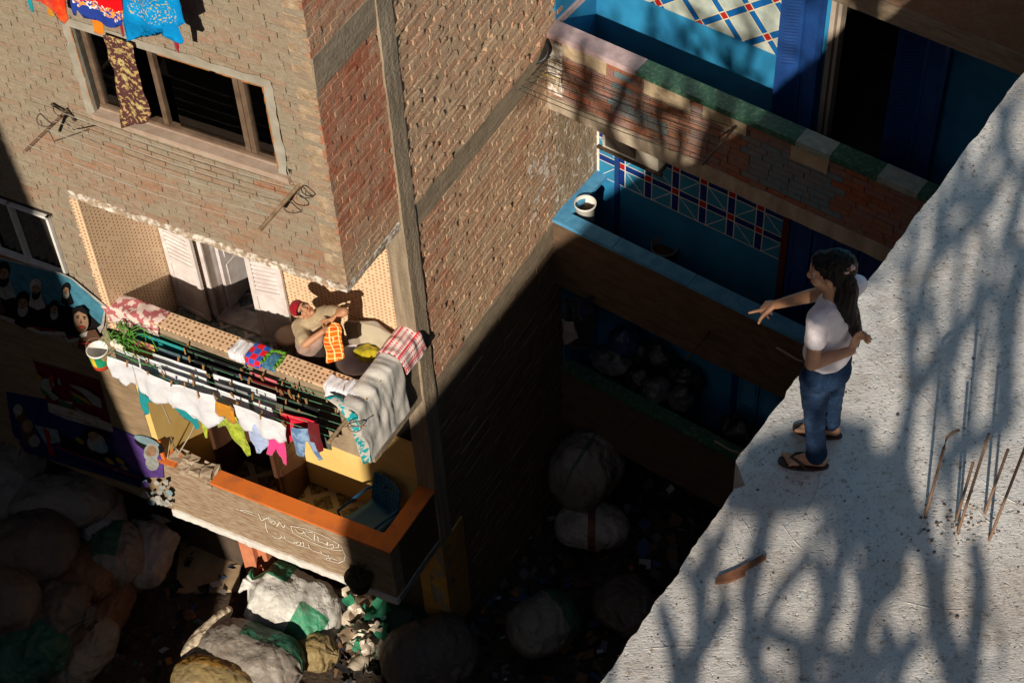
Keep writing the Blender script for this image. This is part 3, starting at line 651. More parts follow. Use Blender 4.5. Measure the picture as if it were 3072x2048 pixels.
for u in (2.12, 2.42, 2.72, 3.02): shutter('shutter', u, u + .28, VB - .04, VB - .04, -11.58, -9.2, blue_wall, 0, WB, bB, facing=-1, sl=30)
# upper tile panel: white tiles crossed by a blue lattice with red squares
mb = MB(); R0 = (.02, 2.2, -5.15, -3.2); keep = [(-1, 0, -R0[0]), (1, 0, R0[1]), (0, -1, -R0[2]), (0, 1, R0[3])]
def flat(poly, m, lift, v0=VB):
    p = clip(poly, keep)
    if p: mb.face([(q[0], v0 - lift, q[1]) for q in p], m)
flat([(R0[0], R0[2]), (R0[1], R0[2]), (R0[1], R0[3]), (R0[0], R0[3])], 4, .004)
T_ = .36; c45 = math.cos(rad(40)); s45 = math.sin(rad(40))
def rt(p, q): return (1.1 + p * c45 - q * s45, -4.3 + p * s45 + q * c45)
def rq(p0, p1, q0, q1): return [rt(p0, q0), rt(p1, q0), rt(p1, q1), rt(p0, q1)]
g = .014; bw = .085
for i in range(-8, 9):
    for j in range(-8, 9):
        p, q = i * T_, j * T_
        flat(rq(p, p + T_ - bw - g, q, q + T_ - bw - g), 0, .007)
        flat(rq(p + T_ - bw, p + T_ - g, q, q + T_ - bw - g), 1, .007)
        flat(rq(p, p + T_ - bw - g, q + T_ - bw, q + T_ - g), 1, .007)
        flat(rq(p + T_ - bw, p + T_ - g, q + T_ - bw, q + T_ - g), 2, .007)
partB(mb, 'lattice_tiles', [white_tile, mid_tile, red_tile, navy_tile, simple('cream_grout', (.62, .58, .42))])
# middle tile band: blue squares, navy bars, red studs, white lines
mb = MB(); R0 = (.0, 2.46, -8.02, -6.24); keep = [(-1, 0, -R0[0]), (1, 0, R0[1]), (0, -1, -R0[2]), (0, 1, R0[3])]
flat([(R0[0], R0[2]), (R0[1], R0[2]), (R0[1], R0[3]), (R0[0], R0[3])], 3, .004)
cw, chh, bar, gl = .365, .36, .085, .014
for i in range(-1, 8):
    for j in range(0, 7):
        u, z = .40 + i * cw, R0[2] + gl + j * chh
        flat([(u, z), (u + cw - bar - 2 * gl, z), (u + cw - bar - 2 * gl, z + chh - bar - 2 * gl), (u, z + chh - bar - 2 * gl)], 0, .007)
        a, b = (u, z), (u + cw - bar - 2 * gl, z + chh - bar - 2 * gl)
        if (i + j) % 2: flat([(a[0], a[1]), (a[0] + gl * .8, a[1]), (b[0], b[1]), (b[0] - gl * .8, b[1])], 3, .009)
        else: flat([(a[0], b[1]), (a[0] + gl * .8, b[1]), (b[0], a[1]), (b[0] - gl * .8, a[1])], 3, .009)
        u2 = u + cw - bar - gl; z2 = z + chh - bar - gl
        flat([(u2, z), (u2 + bar, z), (u2 + bar, z + chh - bar - 2 * gl), (u2, z + chh - bar - 2 * gl)], 1, .007)
        flat([(u, z2), (u + cw - bar - 2 * gl, z2), (u + cw - bar - 2 * gl, z2 + bar), (u, z2 + bar)], 1, .007)
        flat([(u2, z2), (u2 + bar, z2), (u2 + bar, z2 + bar), (u2, z2 + bar)], 2, .007)
partB(mb, 'band_tiles', [blue_cap if False else simple('sky_tile', (.035, .24, .42), (.03, .20, .36), 3, rough=.35), navy_tile, red_tile, grout_white])
mb = MB(); mb.box(-.1, UR, 1.0, 1.1, ZG, -11.76); partB(mb, 'ground_wall', simple('dark_wall2', (.05, .04, .033)))  # very dark brown base colour

# ================================================================ roof C with the girl
def at_dir(p, ang, l): return V(p[0] + l * math.cos(ang), p[1] + l * math.sin(ang), 0)
e1, e2, e3 = onz(2340, 180, 0), onz(1690, 1058, 0), onz(1380, 1568, 0)
e2b = onz(1712, 1116, 0); e2c = onz(1686, 1122, 0)
end = WB((cB(at_dir(e2, rad(53.2), 3.2))[0], -.25, 0)); end[2] = 0
def shadow_src(P): s = -P[2] / math.tan(SEL); return P - s * V(math.cos(SAZ), math.sin(SAZ), 0) - V(0, 0, P[2])
S1 = shadow_src(WA(As(1250, 590))); S2 = shadow_src(WA(As(985, 925)))
P1 = WA(A(783, 1225)); Ls = V(math.cos(SAZ), math.sin(SAZ), 0)
d12 = (S2 - S1) / np.linalg.norm(S2 - S1)                       # unseen roof edge, bent so that its shadow lands on house A
M_ = np.array([[d12[0], Ls[0]], [d12[1], Ls[1]]]); kk = np.linalg.solve(M_, (P1 - S1)[:2]); Q = S1 + kk[0] * d12; Q[2] = 0
edge = []
def run(p, q, n, amp=.013):
    for i in range(n):
        t = i / n; a = p + (q - p) * t; d = (q - p) / np.linalg.norm(q - p); nn = V(-d[1], d[0], 0)
        edge.append(a + nn * amp * (noise.noise(Vector((a[0] * 6, a[1] * 6, 0))) + .7 * noise.noise(Vector((a[0] * 21, a[1] * 21, 0)))))
run(end, e1, 30); run(e1, e2, 70); edge.append(e2); run(e2b, e2b + (e2c - e2b) * .98, 3, .006); run(e2c, e3, 40); run(e3, S1, 40); run(S1, Q, 12)
edge += [Q, Q - Ls * 30]
far = [at_dir(Q - Ls * 30, rad(-30), 25), at_dir(end, rad(-38.2), 12)]
poly = edge + far
bC = thing('roof_house', 'house with a bare trowelled concrete roof that the girl stands on', 'building', (1.5, 4, ZG))
cm = NT('trowelled_concrete'); oc = cm.co()
col = cm.mix(cm.ramp(cm.noise(1.1, 5), .3, .7), (.48, .47, .465), (.64, .625, .61))
col = cm.mix(cm.math('MULTIPLY', cm.ramp(cm.noise(4.5, 6, .75), .5, .72), .65), col, (.34, .26, .20)); col = cm.mix(cm.math('MULTIPLY', cm.ramp(cm.noise(.8, 4, .6), .52, .66), .35), col, (.36, .30, .25))
col = cm.mix(cm.math('MULTIPLY', cm.ramp(cm.noise(26, 5, .75), .56, .66), .75), col, (.20, .16, .13))
col = cm.mix(cm.math('MULTIPLY', cm.ramp(cm.noise(70, 3, .6), .6, .68), .7), col, (.13, .10, .085))
col = cm.mix(cm.math('MULTIPLY', cm.ramp(cm.noise(11, 6, .7), .6, .75), .5), col, (.66, .64, .61))
wv = cm.n('ShaderNodeTexWave', {'Vector': oc, 'Scale': 1.3, 'Distortion': 14., 'Detail': 3., 'Detail Scale': .6}, wave_type='RINGS')
h = cm.math('ADD', cm.math('MULTIPLY', cm.noise(11, 9, .68), .8), cm.math('MULTIPLY', wv.outputs['Fac'], .22))
h = cm.math('ADD', h, cm.math('MULTIPLY', cm.noise(60, 4, .7, stretch=(.5, 1.6, 1)), .35))
h = cm.math('ADD', h, cm.math('MULTIPLY', cm.ramp(cm.noise(33, 2), .62, .7), -.5)); cm.bump(h, .62, .028)
cm = cm.done(col, .85, .25)
bm = bmesh.new(); vt = [bm.verts.new((p[0], p[1], 0)) for p in poly]; f = bm.faces.new(vt); bm.normal_update()
if f.normal.z < 0: f.normal_flip()
top = [f]; r = bmesh.ops.extrude_face_region(bm, geom=[f])
vs = [g_ for g_ in r['geom'] if isinstance(g_, bmesh.types.BMVert)]
for v_ in vs: v_.co.z = -.24 - .015 * noise.noise(v_.co * 4)
bmesh.ops.recalc_face_normals(bm, faces=bm.faces[:]); bmesh.ops.triangulate(bm, faces=[f_ for f_ in bm.faces if len(f_.verts) > 4])
me = bpy.data.meshes.new('roof_slab'); bm.to_mesh(me); bm.free(); me.transform(Matrix.Translation(-Vector(bC['_loc'])))
me.materials.append(cm); o = bpy.data.objects.new('roof_slab', me); COL.objects.link(o); o.parent = bC
mb = MB(); ins = []
cen = V(6, 0, 0)
wl = [end, e1, e2, e3, S1, Q, Q - Ls * 30] + far
nin = [p + .25 * (cen - p) / np.linalg.norm(cen - p) for p in wl]
for i in range(len(nin)):
    p, q = nin[i], nin[(i + 1) % len(nin)]; mb.face([(p[0], p[1], ZG), (q[0], q[1], ZG), (q[0], q[1], -.24), (p[0], p[1], -.24)])
mb.build('wall', simple('grey_render', (.20, .16, .12), (.14, .11, .08), 3, bump=(18, .5, .02)), bC)
mb = MB(); rr = random.Random(21)
for k in range(26):                                            # ridges left by the trowel and fine cracks
    c = onz(rr.uniform(1550, 2340), rr.uniform(420, 1540), 0); R = rr.uniform(.25, .9); a0 = rr.uniform(0, 6.28); sp_ = rr.uniform(.25, .8)
    P_ = [c + V(R * (math.cos(a0 + t) - math.cos(a0)), R * (math.sin(a0 + t) - math.sin(a0)), .0) for t in np.linspace(0, sp_, 14)]
    if min((p - e2)[:2] @ V(math.sin(rad(53.2)), -math.cos(rad(53.2))) for p in P_) < .08: continue
    mb.tube([p + .006 * V(noise.noise(Vector(p * 9)), noise.noise(Vector(p * 9 + 5)), 0) for p in P_], [.001] + [rr.uniform(.002, .0045) for _ in P_[2:]] + [.001], 5)
mb.build('trowel_ridges', cm, bC)
# chips, grit and a scrap of wood on the roof
mb = MB(); rr = random.Random(3)
for k in range(420):
    x, y = rr.uniform(1400, 2352), rr.uniform(300, 1568)
    p = onz(x, y, 0)
    if (p - e2)[:2] @ V(math.sin(rad(53.2)), -math.cos(rad(53.2))) < .05: continue
    s_ = rr.uniform(.002, .006) * (1 if rr.random() < .93 else 1.8); q = rr.random() * 6
    mb.ell(p + V(0, 0, s_ * .3), (s_, s_ * rr.uniform(.5, 1), s_ * .6), 3, rr.choice((0, 0, 1)))
for k in range(120):                                   # loose mortar where the bars stand
    p = onz(rr.gauss(2200, 55), rr.gauss(1195, 28), 0); s_ = rr.uniform(.003, .010)
    mb.ell(p + V(0, 0, s_ * .2), (s_, s_ * .8, s_ * .7), 3, rr.choice((0, 1, 1)))
tag(mb.build('grit', [simple('dark_grit', (.09, .07, .055)), simple('pale_grit', (.40, .35, .30))]), kind='stuff', label='loose grit and mortar crumbs scattered over the concrete roof', cat='grit')
bars = [((2125, 1186), .59, (.035, .03), 'rebar bent over at its tip, leftmost of the rusty bars on the roof'),
        ((2200, 1222), .72, (.05, .04), 'tallest sunlit rebar standing upright in the middle of the rusty bars'),
        ((2196, 1195), .46, (.02, .0), 'short dark rebar close behind the tallest rusty bar'),
        ((2262, 1178), .50, (.05, -.0), 'thin rusty rebar between the tallest bar and the last dark one'),
        ((2272, 1240), .70, (.075, .03), 'dark rebar leaning right, rightmost of the rusty bars on the roof')]
for (px, hh, ln, lab) in bars:
    p = onz(*px, 0); mb = MB()
    pts = [p + V(ln[0] * t * hh, ln[1] * t * hh, hh * t) for t in np.linspace(0, 1, 9)]
    if hh == .59: pts += [pts[-1] + V(.03, .02, .01), pts[-1] + V(.06, .03, .012)]
    mb.tube(pts, .007, 7)
    o = tag(mb.build('rebar', steel), lab, 'rebar', 'rusty starter bars cast in the roof'); solo(o)
for j, (a, b) in enumerate((((1640, 1332), (1758, 1274)),)):
    out = [(1642, 1337), (1650, 1322), (1690, 1306), (1753, 1271), (1760, 1280), (1712, 1307), (1712, 1317), (1690, 1328), (1672, 1334), (1655, 1336)]
    pts = [onz(*q, .02) for q in out]; mb = MB(); mb.face(pts); lo = [V(q[0], q[1], .003) for q in pts]; mb.face(lo[::-1])
    for i in range(len(pts)): k = (i + 1) % len(pts); mb.face([lo[i], lo[k], pts[k], pts[i]])
    o = tag(mb.build('wood_scrap', simple('rusty_wood', (.20, .085, .045), (.12, .05, .028), 12, bump=(40, .5, .01))), 'splintered reddish scrap of wood lying on the concrete roof', 'wood scrap'); solo(o)

# ================================================================ neighbour block and bare tree behind the camera (they cast the shadows)
Bp = [WA(A(0, 290)), WA(A(250, 880))]; Lh = Ls
k1 = Bp[0] - 15 * Lh; k2 = Bp[1] - 15 * Lh
bD = thing('neighbour_house', 'plain rendered block across the lane', 'building', (k1[0], k1[1], ZG))
mb = MB(); zt = 9.5; sl = (k1 - k2) / (Bp[0][2] - Bp[1][2])
top = k2 + sl * (zt - (Bp[1][2] + 15 * math.tan(SEL))); bot = k2 + sl * (ZG - (Bp[1][2] + 15 * math.tan(SEL)))
pr = V(-Lh[1], Lh[0], 0)
q = []
for base, z in ((bot, ZG), (top, zt)):
    for (i, j) in ((0, 0), (0, -6), (14, -6), (14, 0)): w_ = base + pr * i + Lh * j; q.append((w_[0], w_[1], z))
mb.hexa(q); mb.build('wall', simple('ochre_render', (.30, .23, .16), (.24, .18, .12), 2, bump=(15, .4, .02)), bD)
TP = V(1.6, -2.6, 0)                                            # trunk foot; branches spread in a plane across the sun
def back(P):                                                    # go from a lit point towards the sun as far as the crown
    t = ((P - TP) @ Ls) / (LD @ Ls); return P - LD * t
R1c = lambda x, y: (1892.6 + .5373 * x, 153.1 + .5373 * y)
R2c = lambda x, y: (1378.1 + .41406 * x, 918.8 + .41406 * y)
Tc = lambda x, y: (1194.3 + .22458 * x, 45.9 + .22458 * y)
Uc = lambda x, y: (1148.4 + .3418 * x, .3418 * y)
twigs = [([(560, 600), (640, 560), (760, 470), (830, 420)], .03, R1c, 'r'), ([(850, 60), (800, 200), (740, 330), (640, 480)], .03, R1c, 'r'), ([(760, 150), (770, 300), (790, 400), (720, 560), (600, 690), (480, 800), (420, 960), (370, 1200)], .045, R1c, 'r'), ([(610, 330), (540, 560), (490, 760), (420, 920)], .035, R1c, 'r'), ([(430, 560), (380, 800), (340, 980)], .03, R1c, 'r'),
         ([(850, 480), (820, 620), (770, 780), (720, 940), (620, 1080), (520, 1200), (380, 1390)], .045, R1c, 'r'), ([(860, 760), (800, 1000), (780, 1200), (770, 1520)], .06, R1c, 'r'), ([(690, 1080), (640, 1350), (620, 1540)], .03, R1c, 'r'),
         ([(2070, 780), (2110, 1000), (2090, 1250), (2060, 1450), (2050, 1650)], .045, R2c, 'r'), ([(1800, 800), (1860, 1000), (1870, 1150), (1890, 1300), (1950, 1450), (2010, 1650)], .06, R2c, 'r'), ([(1500, 780), (1510, 1000), (1480, 1150), (1440, 1360)], .05, R2c, 'r'),
         ([(1390, 680), (1330, 950), (1270, 1150), (1230, 1320)], .03, R2c, 'r'), ([(1190, 720), (1130, 900), (1000, 1050), (920, 1200)], .03, R2c, 'r'), ([(940, 540), (890, 800), (850, 950), (820, 1120)], .05, R2c, 'r'), ([(700, 700), (620, 850), (540, 960)], .035, R2c, 'r'),
         ([(330, 1120), (400, 1350), (440, 1600)], .035, R2c, 'r'), ([(720, 1130), (560, 1350), (470, 1500), (420, 1620)], .045, R2c, 'r'), ([(1740, 1290), (1660, 1480), (1600, 1640)], .035, R2c, 'r'),
         ([(800, 1220), (1000, 1310), (1180, 1390), (1420, 1450), (1700, 1400)], .035, R2c, 'r'), ([(820, 1200), (800, 1350), (860, 1480), (920, 1640)], .035, R2c, 'r'), ([(1420, 1440), (1350, 1540), (1340, 1640)], .06, R2c, 'r'), ([(1180, 1390), (1120, 1480), (1130, 1640)], .035, R2c, 'r'),
         ([(700, 480), (900, 480), (1100, 460), (1280, 420)], .10, R2c, 'r'), ([(1300, 560), (1420, 620), (1560, 700), (1640, 900)], .10, R2c, 'r'), ([(800, 380), (1000, 330), (1250, 250), (1500, 300)], .10, R2c, 'r'), ([(1450, 420), (1600, 380), (1640, 520)], .08, R2c, 'r'), ([(1690, 200), (1660, 400), (1700, 560)], .06, R2c, 'r'), ([(1560, 1240), (1620, 1350), (1560, 1500)], .04, R2c, 'r'),
         ([(640, 200), (660, 500), (650, 700), (610, 900), (590, 1040)], .05, Tc, 'b'), ([(1190, 460), (1080, 650), (1020, 850), (930, 1020), (890, 1180)], .055, Tc, 'b'), ([(690, 680), (800, 850), (900, 1000)], .03, Tc, 'b'), ([(1200, 520), (1230, 700), (1230, 900), (1190, 1200)], .035, Tc, 'b'),
         ([(1690, 650), (1850, 850), (1650, 950), (1400, 900)], .055, Tc, 'b'), ([(1600, 1100), (1640, 1300), (1600, 1420)], .04, Tc, 'b'), ([(420, 180), (380, 300), (430, 420)], .03, Tc, 'b'), ([(2100, 900), (1980, 1060), (1900, 1200)], .06, Tc, 'b'),
         ([(1040, 20), (1030, 120), (990, 260)], .045, Uc, 'w'), ([(1130, 60), (1180, 160), (1260, 280), (1330, 420)], .03, Uc, 'w'), ([(1420, 120), (1500, 320), (1560, 480)], .05, Uc, 'w'), ([(1700, 300), (1640, 460), (1760, 540)], .05, Uc, 'w'), ([(1180, 20), (1330, 90), (1500, 210), (1700, 280)], .04, Uc, 'w'), ([(1600, 0), (1640, 120), (1720, 260)], .05, Uc, 'w')]
tree = thing('spreading_tree', 'leafless spreading tree standing behind the concrete roof', 'tree', (TP[0] + 3.5, TP[1] - .5, ZG))
mb = MB(); mbt = MB(); mb2 = MB(); CH = []
tk = [V(TP[0] + 3.5, TP[1] - .5, ZG), V(TP[0] + 3.4, TP[1] - .4, -6), V(TP[0] + 3.2, TP[1] - .2, -1.5), V(TP[0] + 2.9, TP[1], .3)]
mbt.tube(tk, [.32, .27, .22, .16], 10)
nrm0 = lambda v: v / np.linalg.norm(v)
rr = random.Random(77)
for k in range(30):                                            # finer twigs
    x, y = rr.uniform(1480, 2400), rr.uniform(380, 1500); an = rr.choice((-1, -1, 1)) * rr.uniform(.0, .4); l = rr.uniform(160, 420); cu = rr.uniform(-30, 30)
    twigs.append(([(x + math.sin(an) * l * t + cu * math.sin(PI * t), y - l * .5 + l * t) for t in (0, .33, .66, 1)], rr.uniform(.009, .026), lambda a, b: (a, b), 't'))
for k in range(22):
    x, y = rr.uniform(1250, 1800), 0; y = 60 + (x - 1250) * .44 + rr.uniform(-60, 120); an = rr.uniform(-.9, .9); l = rr.uniform(80, 190)
    twigs.append(([(x + math.sin(an) * l * t, y - l * .5 + l * t) for t in (0, .5, 1)], rr.uniform(.02, .045), lambda a, b: (a, b), 's'))
for pts, r_, f_, kind in twigs:
    if kind == 'b': r_ *= 1.5
    W_ = []
    for p in pts:
        x, y = f_(*p)
        P = onz(x, y, 0) if kind in 'rt' else (hit(x, y, PB2, nB) if kind in 'bs' else hit(x, y, PB2 + VB * eyB, nB))
        W_.append(back(P) + Ls * RND.uniform(-.4, .4) * 0)
    rs = [r_ * (1.0 if i else .8) for i in range(len(W_))]
    (mb if kind in 'rt' else mb2).tube(W_, rs, 7)
    CH.append((W_, r_, kind))
FT = V(-2.35, TP[1], 0)
for i, (W_, r_, kind) in enumerate(CH):
    a = W_[-1]
    if kind in 'bws':                                          # boughs of the slim tree at the roof edge
        if kind == 's': continue
        e_ = V(FT[0] + .25 * (a[0] - FT[0]), TP[1], max(2.0, a[2] - 1.5)); mb2.tube([a, (a + e_) / 2 + V(0, 0, -.1), e_], [r_, r_ * .9, .05], 7); continue
    best = None
    for j, (X_, r2_, k2) in enumerate(CH):
        if j == i or k2 in 'bws': continue
        for q in X_:
            if q[2] < a[2] - .12:
                d_ = np.linalg.norm(q - a)
                if d_ < .9 and (best is None or d_ < best[0]): best = (d_, q, r2_)
    if best: mb.tube([a, best[1]], [r_ * .8, min(r_, best[2])], 6)
    else:
        e_ = V(a[0] + .15 * (tk[3][0] - a[0]), TP[1], .04); mb.tube([a, e_, V(tk[3][0], tk[3][1] - .3, -.6)], [r_ * .8, .03, .05], 7)
mb2.tube([FT, FT + V(.02, 0, 1.0), FT + V(0, 0, 2.2), FT + V(.1, 0, 4.2)], [.07, .06, .055, .03], 9)
lf = MB(); rr = random.Random(8)
for k in range(1000):  # leaf cards added to shade the upper right of the blue house
    p = V(rr.uniform(-1.7, -.3), TP[1] + rr.gauss(0, .15), 5.8 + rr.gauss(0, .35)); a = rr.uniform(0, 6.3); s_ = rr.uniform(.06, .14); u = V(math.cos(a), math.sin(a), rr.uniform(-.7, .7)) * s_; w_ = V(-math.sin(a), math.cos(a), rr.uniform(-.7, .7)) * s_ * .5
    lf.face([p - u, p + w_, p + u, p - w_])
bark = simple('bark', (.13, .10, .075), (.08, .06, .045), 10, bump=(20, .8, .02))
mb.build('branches', bark, tree); mbt.build('trunk', bark, tree)
tree2 = thing('slim_tree', 'unseen slim tree with thin boughs and an added leaf mass that shades the blue house', 'tree', FT)
mb2.build('trunk', bark, tree2); lf.build('shade_leaves', simple('leaf', (.05, .09, .03)), tree2)

# ================================================================ light
w = bpy.data.worlds.new('World'); sc.world = w; w.use_nodes = True; nt = w.node_tree
sky = nt.nodes.new('ShaderNodeTexSky'); sky.sky_type = 'NISHITA'; sky.sun_disc = False; sky.sun_elevation = SEL
sundir = -LD; sky.sun_rotation = math.atan2(sundir[0], sundir[1])
nt.links.new(sky.outputs[0], nt.nodes['Background'].inputs[0]); nt.nodes['Background'].inputs[1].default_value = .05
sl_ = bpy.data.lights.new('sun', 'SUN'); sl_.energy = 5.0; sl_.angle = rad(.5); sl_.color = (1, .88, .72)
so = bpy.data.objects.new('sun', sl_); COL.objects.link(so); so.location = (-5, -20, 15)
so.rotation_euler = Vector(LD).to_track_quat('-Z', 'Y').to_euler()
sc.view_settings.view_transform = 'Standard'; sc.view_settings.look = 'None'; sc.view_settings.exposure = .14; sc.view_settings.gamma = 1
# ================================================================ washing on the balcony
ZL = -7.15
rope = simple('green_rope', (.05, .20, .10), (.12, .26, .16), 30, rough=.6)
rope_dark = simple('dark_rope', (.03, .05, .04))
white_c = clothmat('white_cotton', (.70, .71, .77), (.56, .57, .63), 7, .4, .7); grey_c = clothmat('grey_cotton', (.22, .22, .24))
Lp = [(150, 458), (168, 428), (184, 398), (208, 365), (250, 325), (300, 290), (340, 272)]
Rp = [(1595, 985), (1625, 945), (1655, 905), (1690, 862), (1720, 832), (1745, 800), (1765, 785)]
lines = []
rk = thing('clothes_rack', 'wooden armed washing rack with green lines hung outside the tiled balcony', 'clothes rack', WA((-1.5, -.3, ZL)))
for a, b in zip(Lp, Rp):
    p, q = Az(*c6(*a), ZL), Az(*c6(*b), ZL); lines.append((p, q)); mb = MB()
    mb.tube([p + (q - p) * t - V(0, 0, .05 * math.sin(PI * t)) for t in np.linspace(0, 1, 13)], .0045, 5); mb.build('washing_line', rope, rk, WA)
for (p, q) in ((lines[0][0], lines[6][0]), (lines[0][1], lines[6][1])):
    mb = MB(); d = (q - p) / np.linalg.norm(q - p); mb.tube([p - d * .06 - V(0, 0, .02), q + V(-.02, -.03, -.02)], .022, 7); mb.build('arm', wood, rk, WA)
mb = MB(); c = Az(*c6(1740, 915), ZL); mb.tube([c + V(.075 * math.cos(t), .06 * math.sin(t) * .8, .03 * math.sin(t)) for t in np.linspace(0, 6.6, 24)], .006, 5); mb.tube([c + V(-.09, -.05, 0), c + V(.11, .04, .02)], .007, 5); mb.build('wire_coil', steel, rk, WA)
def strutline(pts): mb = MB(); mb.tube(pts, .008, 5); mb.build('stay_cord', simple('pale_cord', (.55, .47, .36)), rk, WA)
strutline([A(*c6(560, 900), -.02), A(*c6(500, 760), -.3)]); strutline([A(*c6(600, 1110), -.02), A(*c6(690, 960), -.25), A(*c6(745, 840), -.45)]); strutline([A(*c6(540, 1120), -.01), A(*c6(560, 980), -.02), A(*c6(610, 1110), -.02)])
def vline(x, y): return Az(x, y, ZL)[1]
def hang(name, label, cat, pts, mat, group='washing pegged on the balcony rack', top=2, amp=.02, freq=13, seed=None, v=None, conv=c6, zup=0., thick=.004):
    q = [conv(*p) for p in pts]
    if v is None: v = vline(sum(p[0] for p in q[:top]) / top, sum(p[1] for p in q[:top]) / top)
    po = [A(x, y, v) for x, y in q]; po = [(p[0], p[2] + (zup if i < top else 0)) for i, p in enumerate(po)]
    o = cloth(name, po, mat, None, WA, v, amp, freq, RND.uniform(0, 9) if seed is None else seed, .045, thick)
    solo(o); return tag(o, label, cat, group)
teal = clothmat('teal_cloth', (.005, .27, .30)); lime = clothmat('lime_cloth', (.42, .50, .05), (.25, .33, .02)); pale_blue = clothmat('pale_blue_cloth', (.42, .52, .80)); pinkc = clothmat('hot_pink_cloth', (.85, .06, .26))
redc = clothmat('red_cloth', (.75, .015, .05)); denim = clothmat('blue_denim', (.10, .20, .40), (.26, .38, .58), 9); ochre = clothmat('ochre_cloth', (.56, .24, .02)); maroon = clothmat('maroon_cloth', (.13, .008, .012)); blackc = clothmat('black_cloth', (.012, .012, .014)); navyc = clothmat('navy_cloth', (.02, .03, .09))
hang('shirt', 'leftmost white shirt of the outer row, beside the painted bucket', 'shirt', [(155, 465), (310, 522), (335, 660), (300, 640), (285, 655), (268, 662), (240, 650), (232, 600), (212, 605), (190, 590), (172, 520)], white_c)
hang('shirt', 'wide white shirt in the outer row above the first teal trouser leg', 'shirt', [(312, 522), (560, 640), (575, 790), (545, 770), (520, 775), (480, 765), (445, 735), (400, 700), (385, 712), (360, 698), (338, 660)], white_c)
hang('shirt', 'white shirt in the outer row left of the ochre shorts', 'shirt', [(562, 640), (832, 718), (832, 800), (905, 870), (870, 900), (810, 920), (790, 880), (760, 835), (735, 872), (705, 868), (650, 825), (600, 795), (577, 790)], white_c)
hang('shirt', 'white shirt hanging in the outer row between ochre shorts and jeans', 'shirt', [(962, 772), (1300, 912), (1298, 1015), (1262, 1020), (1225, 990), (1180, 985), (1120, 960), (1070, 945), (1030, 950), (990, 900), (995, 870)], white_c)
hang('shorts', 'ochre orange shorts pegged between white shirts', 'shorts', [(850, 755), (962, 795), (992, 885), (965, 893), (930, 880), (905, 855), (870, 852), (838, 832)], ochre)
hang('trousers', 'teal trousers with two legs showing below the white shirts', 'trousers', [(350, 560), (700, 690), (715, 850), (738, 912), (732, 940), (712, 945), (690, 900), (672, 868), (640, 850), (600, 790), (560, 770), (470, 750), (440, 740), (415, 760), (426, 832), (402, 838), (372, 795), (358, 720)], teal, v=-.46)
hang('trousers', 'slim lime green trouser leg hanging left of the patterned wood shutter', 'trousers', [(740, 760), (790, 770), (802, 980), (790, 982), (768, 920), (756, 860)], lime, v=-.42)
hang('shirt', 'lime green shirt with a long sleeve below the ochre shorts', 'shirt', [(850, 800), (1010, 850), (1030, 930), (1065, 1010), (1082, 1092), (1062, 1096), (1030, 1030), (990, 985), (945, 955), (900, 925), (860, 930)], lime, v=-.44)
hang('shirt', 'pale blue shirt hanging beneath the white shirt, left of pink trousers', 'shirt', [(1030, 870), (1170, 910), (1190, 1040), (1160, 1060), (1140, 1082), (1115, 1078), (1100, 1030), (1070, 1010), (1050, 960)], pale_blue, v=-.5)
hang('trousers', 'bright pink trousers hanging beneath the last white shirt', 'trousers', [(1185, 900), (1285, 930), (1290, 1040), (1302, 1166), (1268, 1172), (1240, 1080), (1228, 1070), (1212, 1102), (1182, 1085), (1190, 1020)], pinkc, v=-.52)
hang('shorts', 'faded blue denim trousers with one long leg at the rack corner', 'jeans', [(1325, 925), (1470, 930), (1490, 985), (1512, 1050), (1531, 1136), (1510, 1138), (1480, 1080), (1440, 1005), (1428, 1010), (1425, 1102), (1362, 1096), (1335, 1000)], denim, v=vline(*c6(1340, 905)))
hang('shirt', 'bright red top pegged just behind the denim trousers', 'shirt', [(1265, 822), (1500, 888), (1492, 902), (1440, 898), (1372, 872), (1345, 930), (1325, 1000), (1312, 1030), (1306, 960), (1300, 890)], redc)
hang('trousers', 'dark maroon trousers hanging behind the denim trousers', 'trousers', [(1440, 880), (1510, 900), (1530, 1010), (1542, 1066), (1515, 1072), (1480, 1020), (1455, 1010)], maroon, v=-.55)
def sheet(i, f0, f1, drop, mat, name, label, cat='sheet', amp=.008):
    p, q = lines[i]; a, b = p + (q - p) * f0, p + (q - p) * f1; v = (a[1] + b[1]) / 2; z = ZL - .01; k = 7
    po = [(a[0], z), (b[0], z)] + [(b[0] + (a[0] - b[0]) * t / k, z - drop + RND.uniform(-.02, .02)) for t in range(k + 1)]
    o = cloth(name, po, mat, None, WA, v, amp, 8, RND.uniform(0, 9), .05); 
    sl_ = (b[1] - a[1]) / (b[0] - a[0])
    for w_ in o.data.vertices:
        c = cA(np.array(w_.co)); w_.co = Vector(WA((c[0], c[1] + sl_ * (c[0] - (a[0] + b[0]) / 2), c[2])))
    solo(o); return tag(o, label, cat, 'washing pegged on the balcony rack')
sheet(2, .0, .42, .42, white_c, 'sheet', 'long white sheet behind the outer shirts, at the bucket end')
sheet(1, .22, .62, .38, white_c, 'sheet', 'white sheet in the second row above the teal trousers')
sheet(3, .16, .40, .42, white_c, 'sheet', 'white sheet in the fourth row below the yellow striped cloth')
sheet(3, .43, .70, .42, white_c, 'sheet', 'white sheet in the fourth row above the red top')
sheet(1, .64, .72, .3, white_c, 'pillowcase', 'small white pillowcase pegged left of the red top', 'pillowcase')
sheet(2, .46, .60, .4, grey_c, 'towel', 'grey towel between white sheets on the rack', 'towel')
sheet(5, .02, .24, .3, teal, 'towel', 'turquoise towel on the line nearest the parapet', 'towel')
sheet(4, .0, .14, .3, clothmat('striped_cloth', (.62, .42, .06), (.40, .03, .16), 30), 'scarf', 'yellow and magenta striped scarf beside the green herbs', 'scarf')
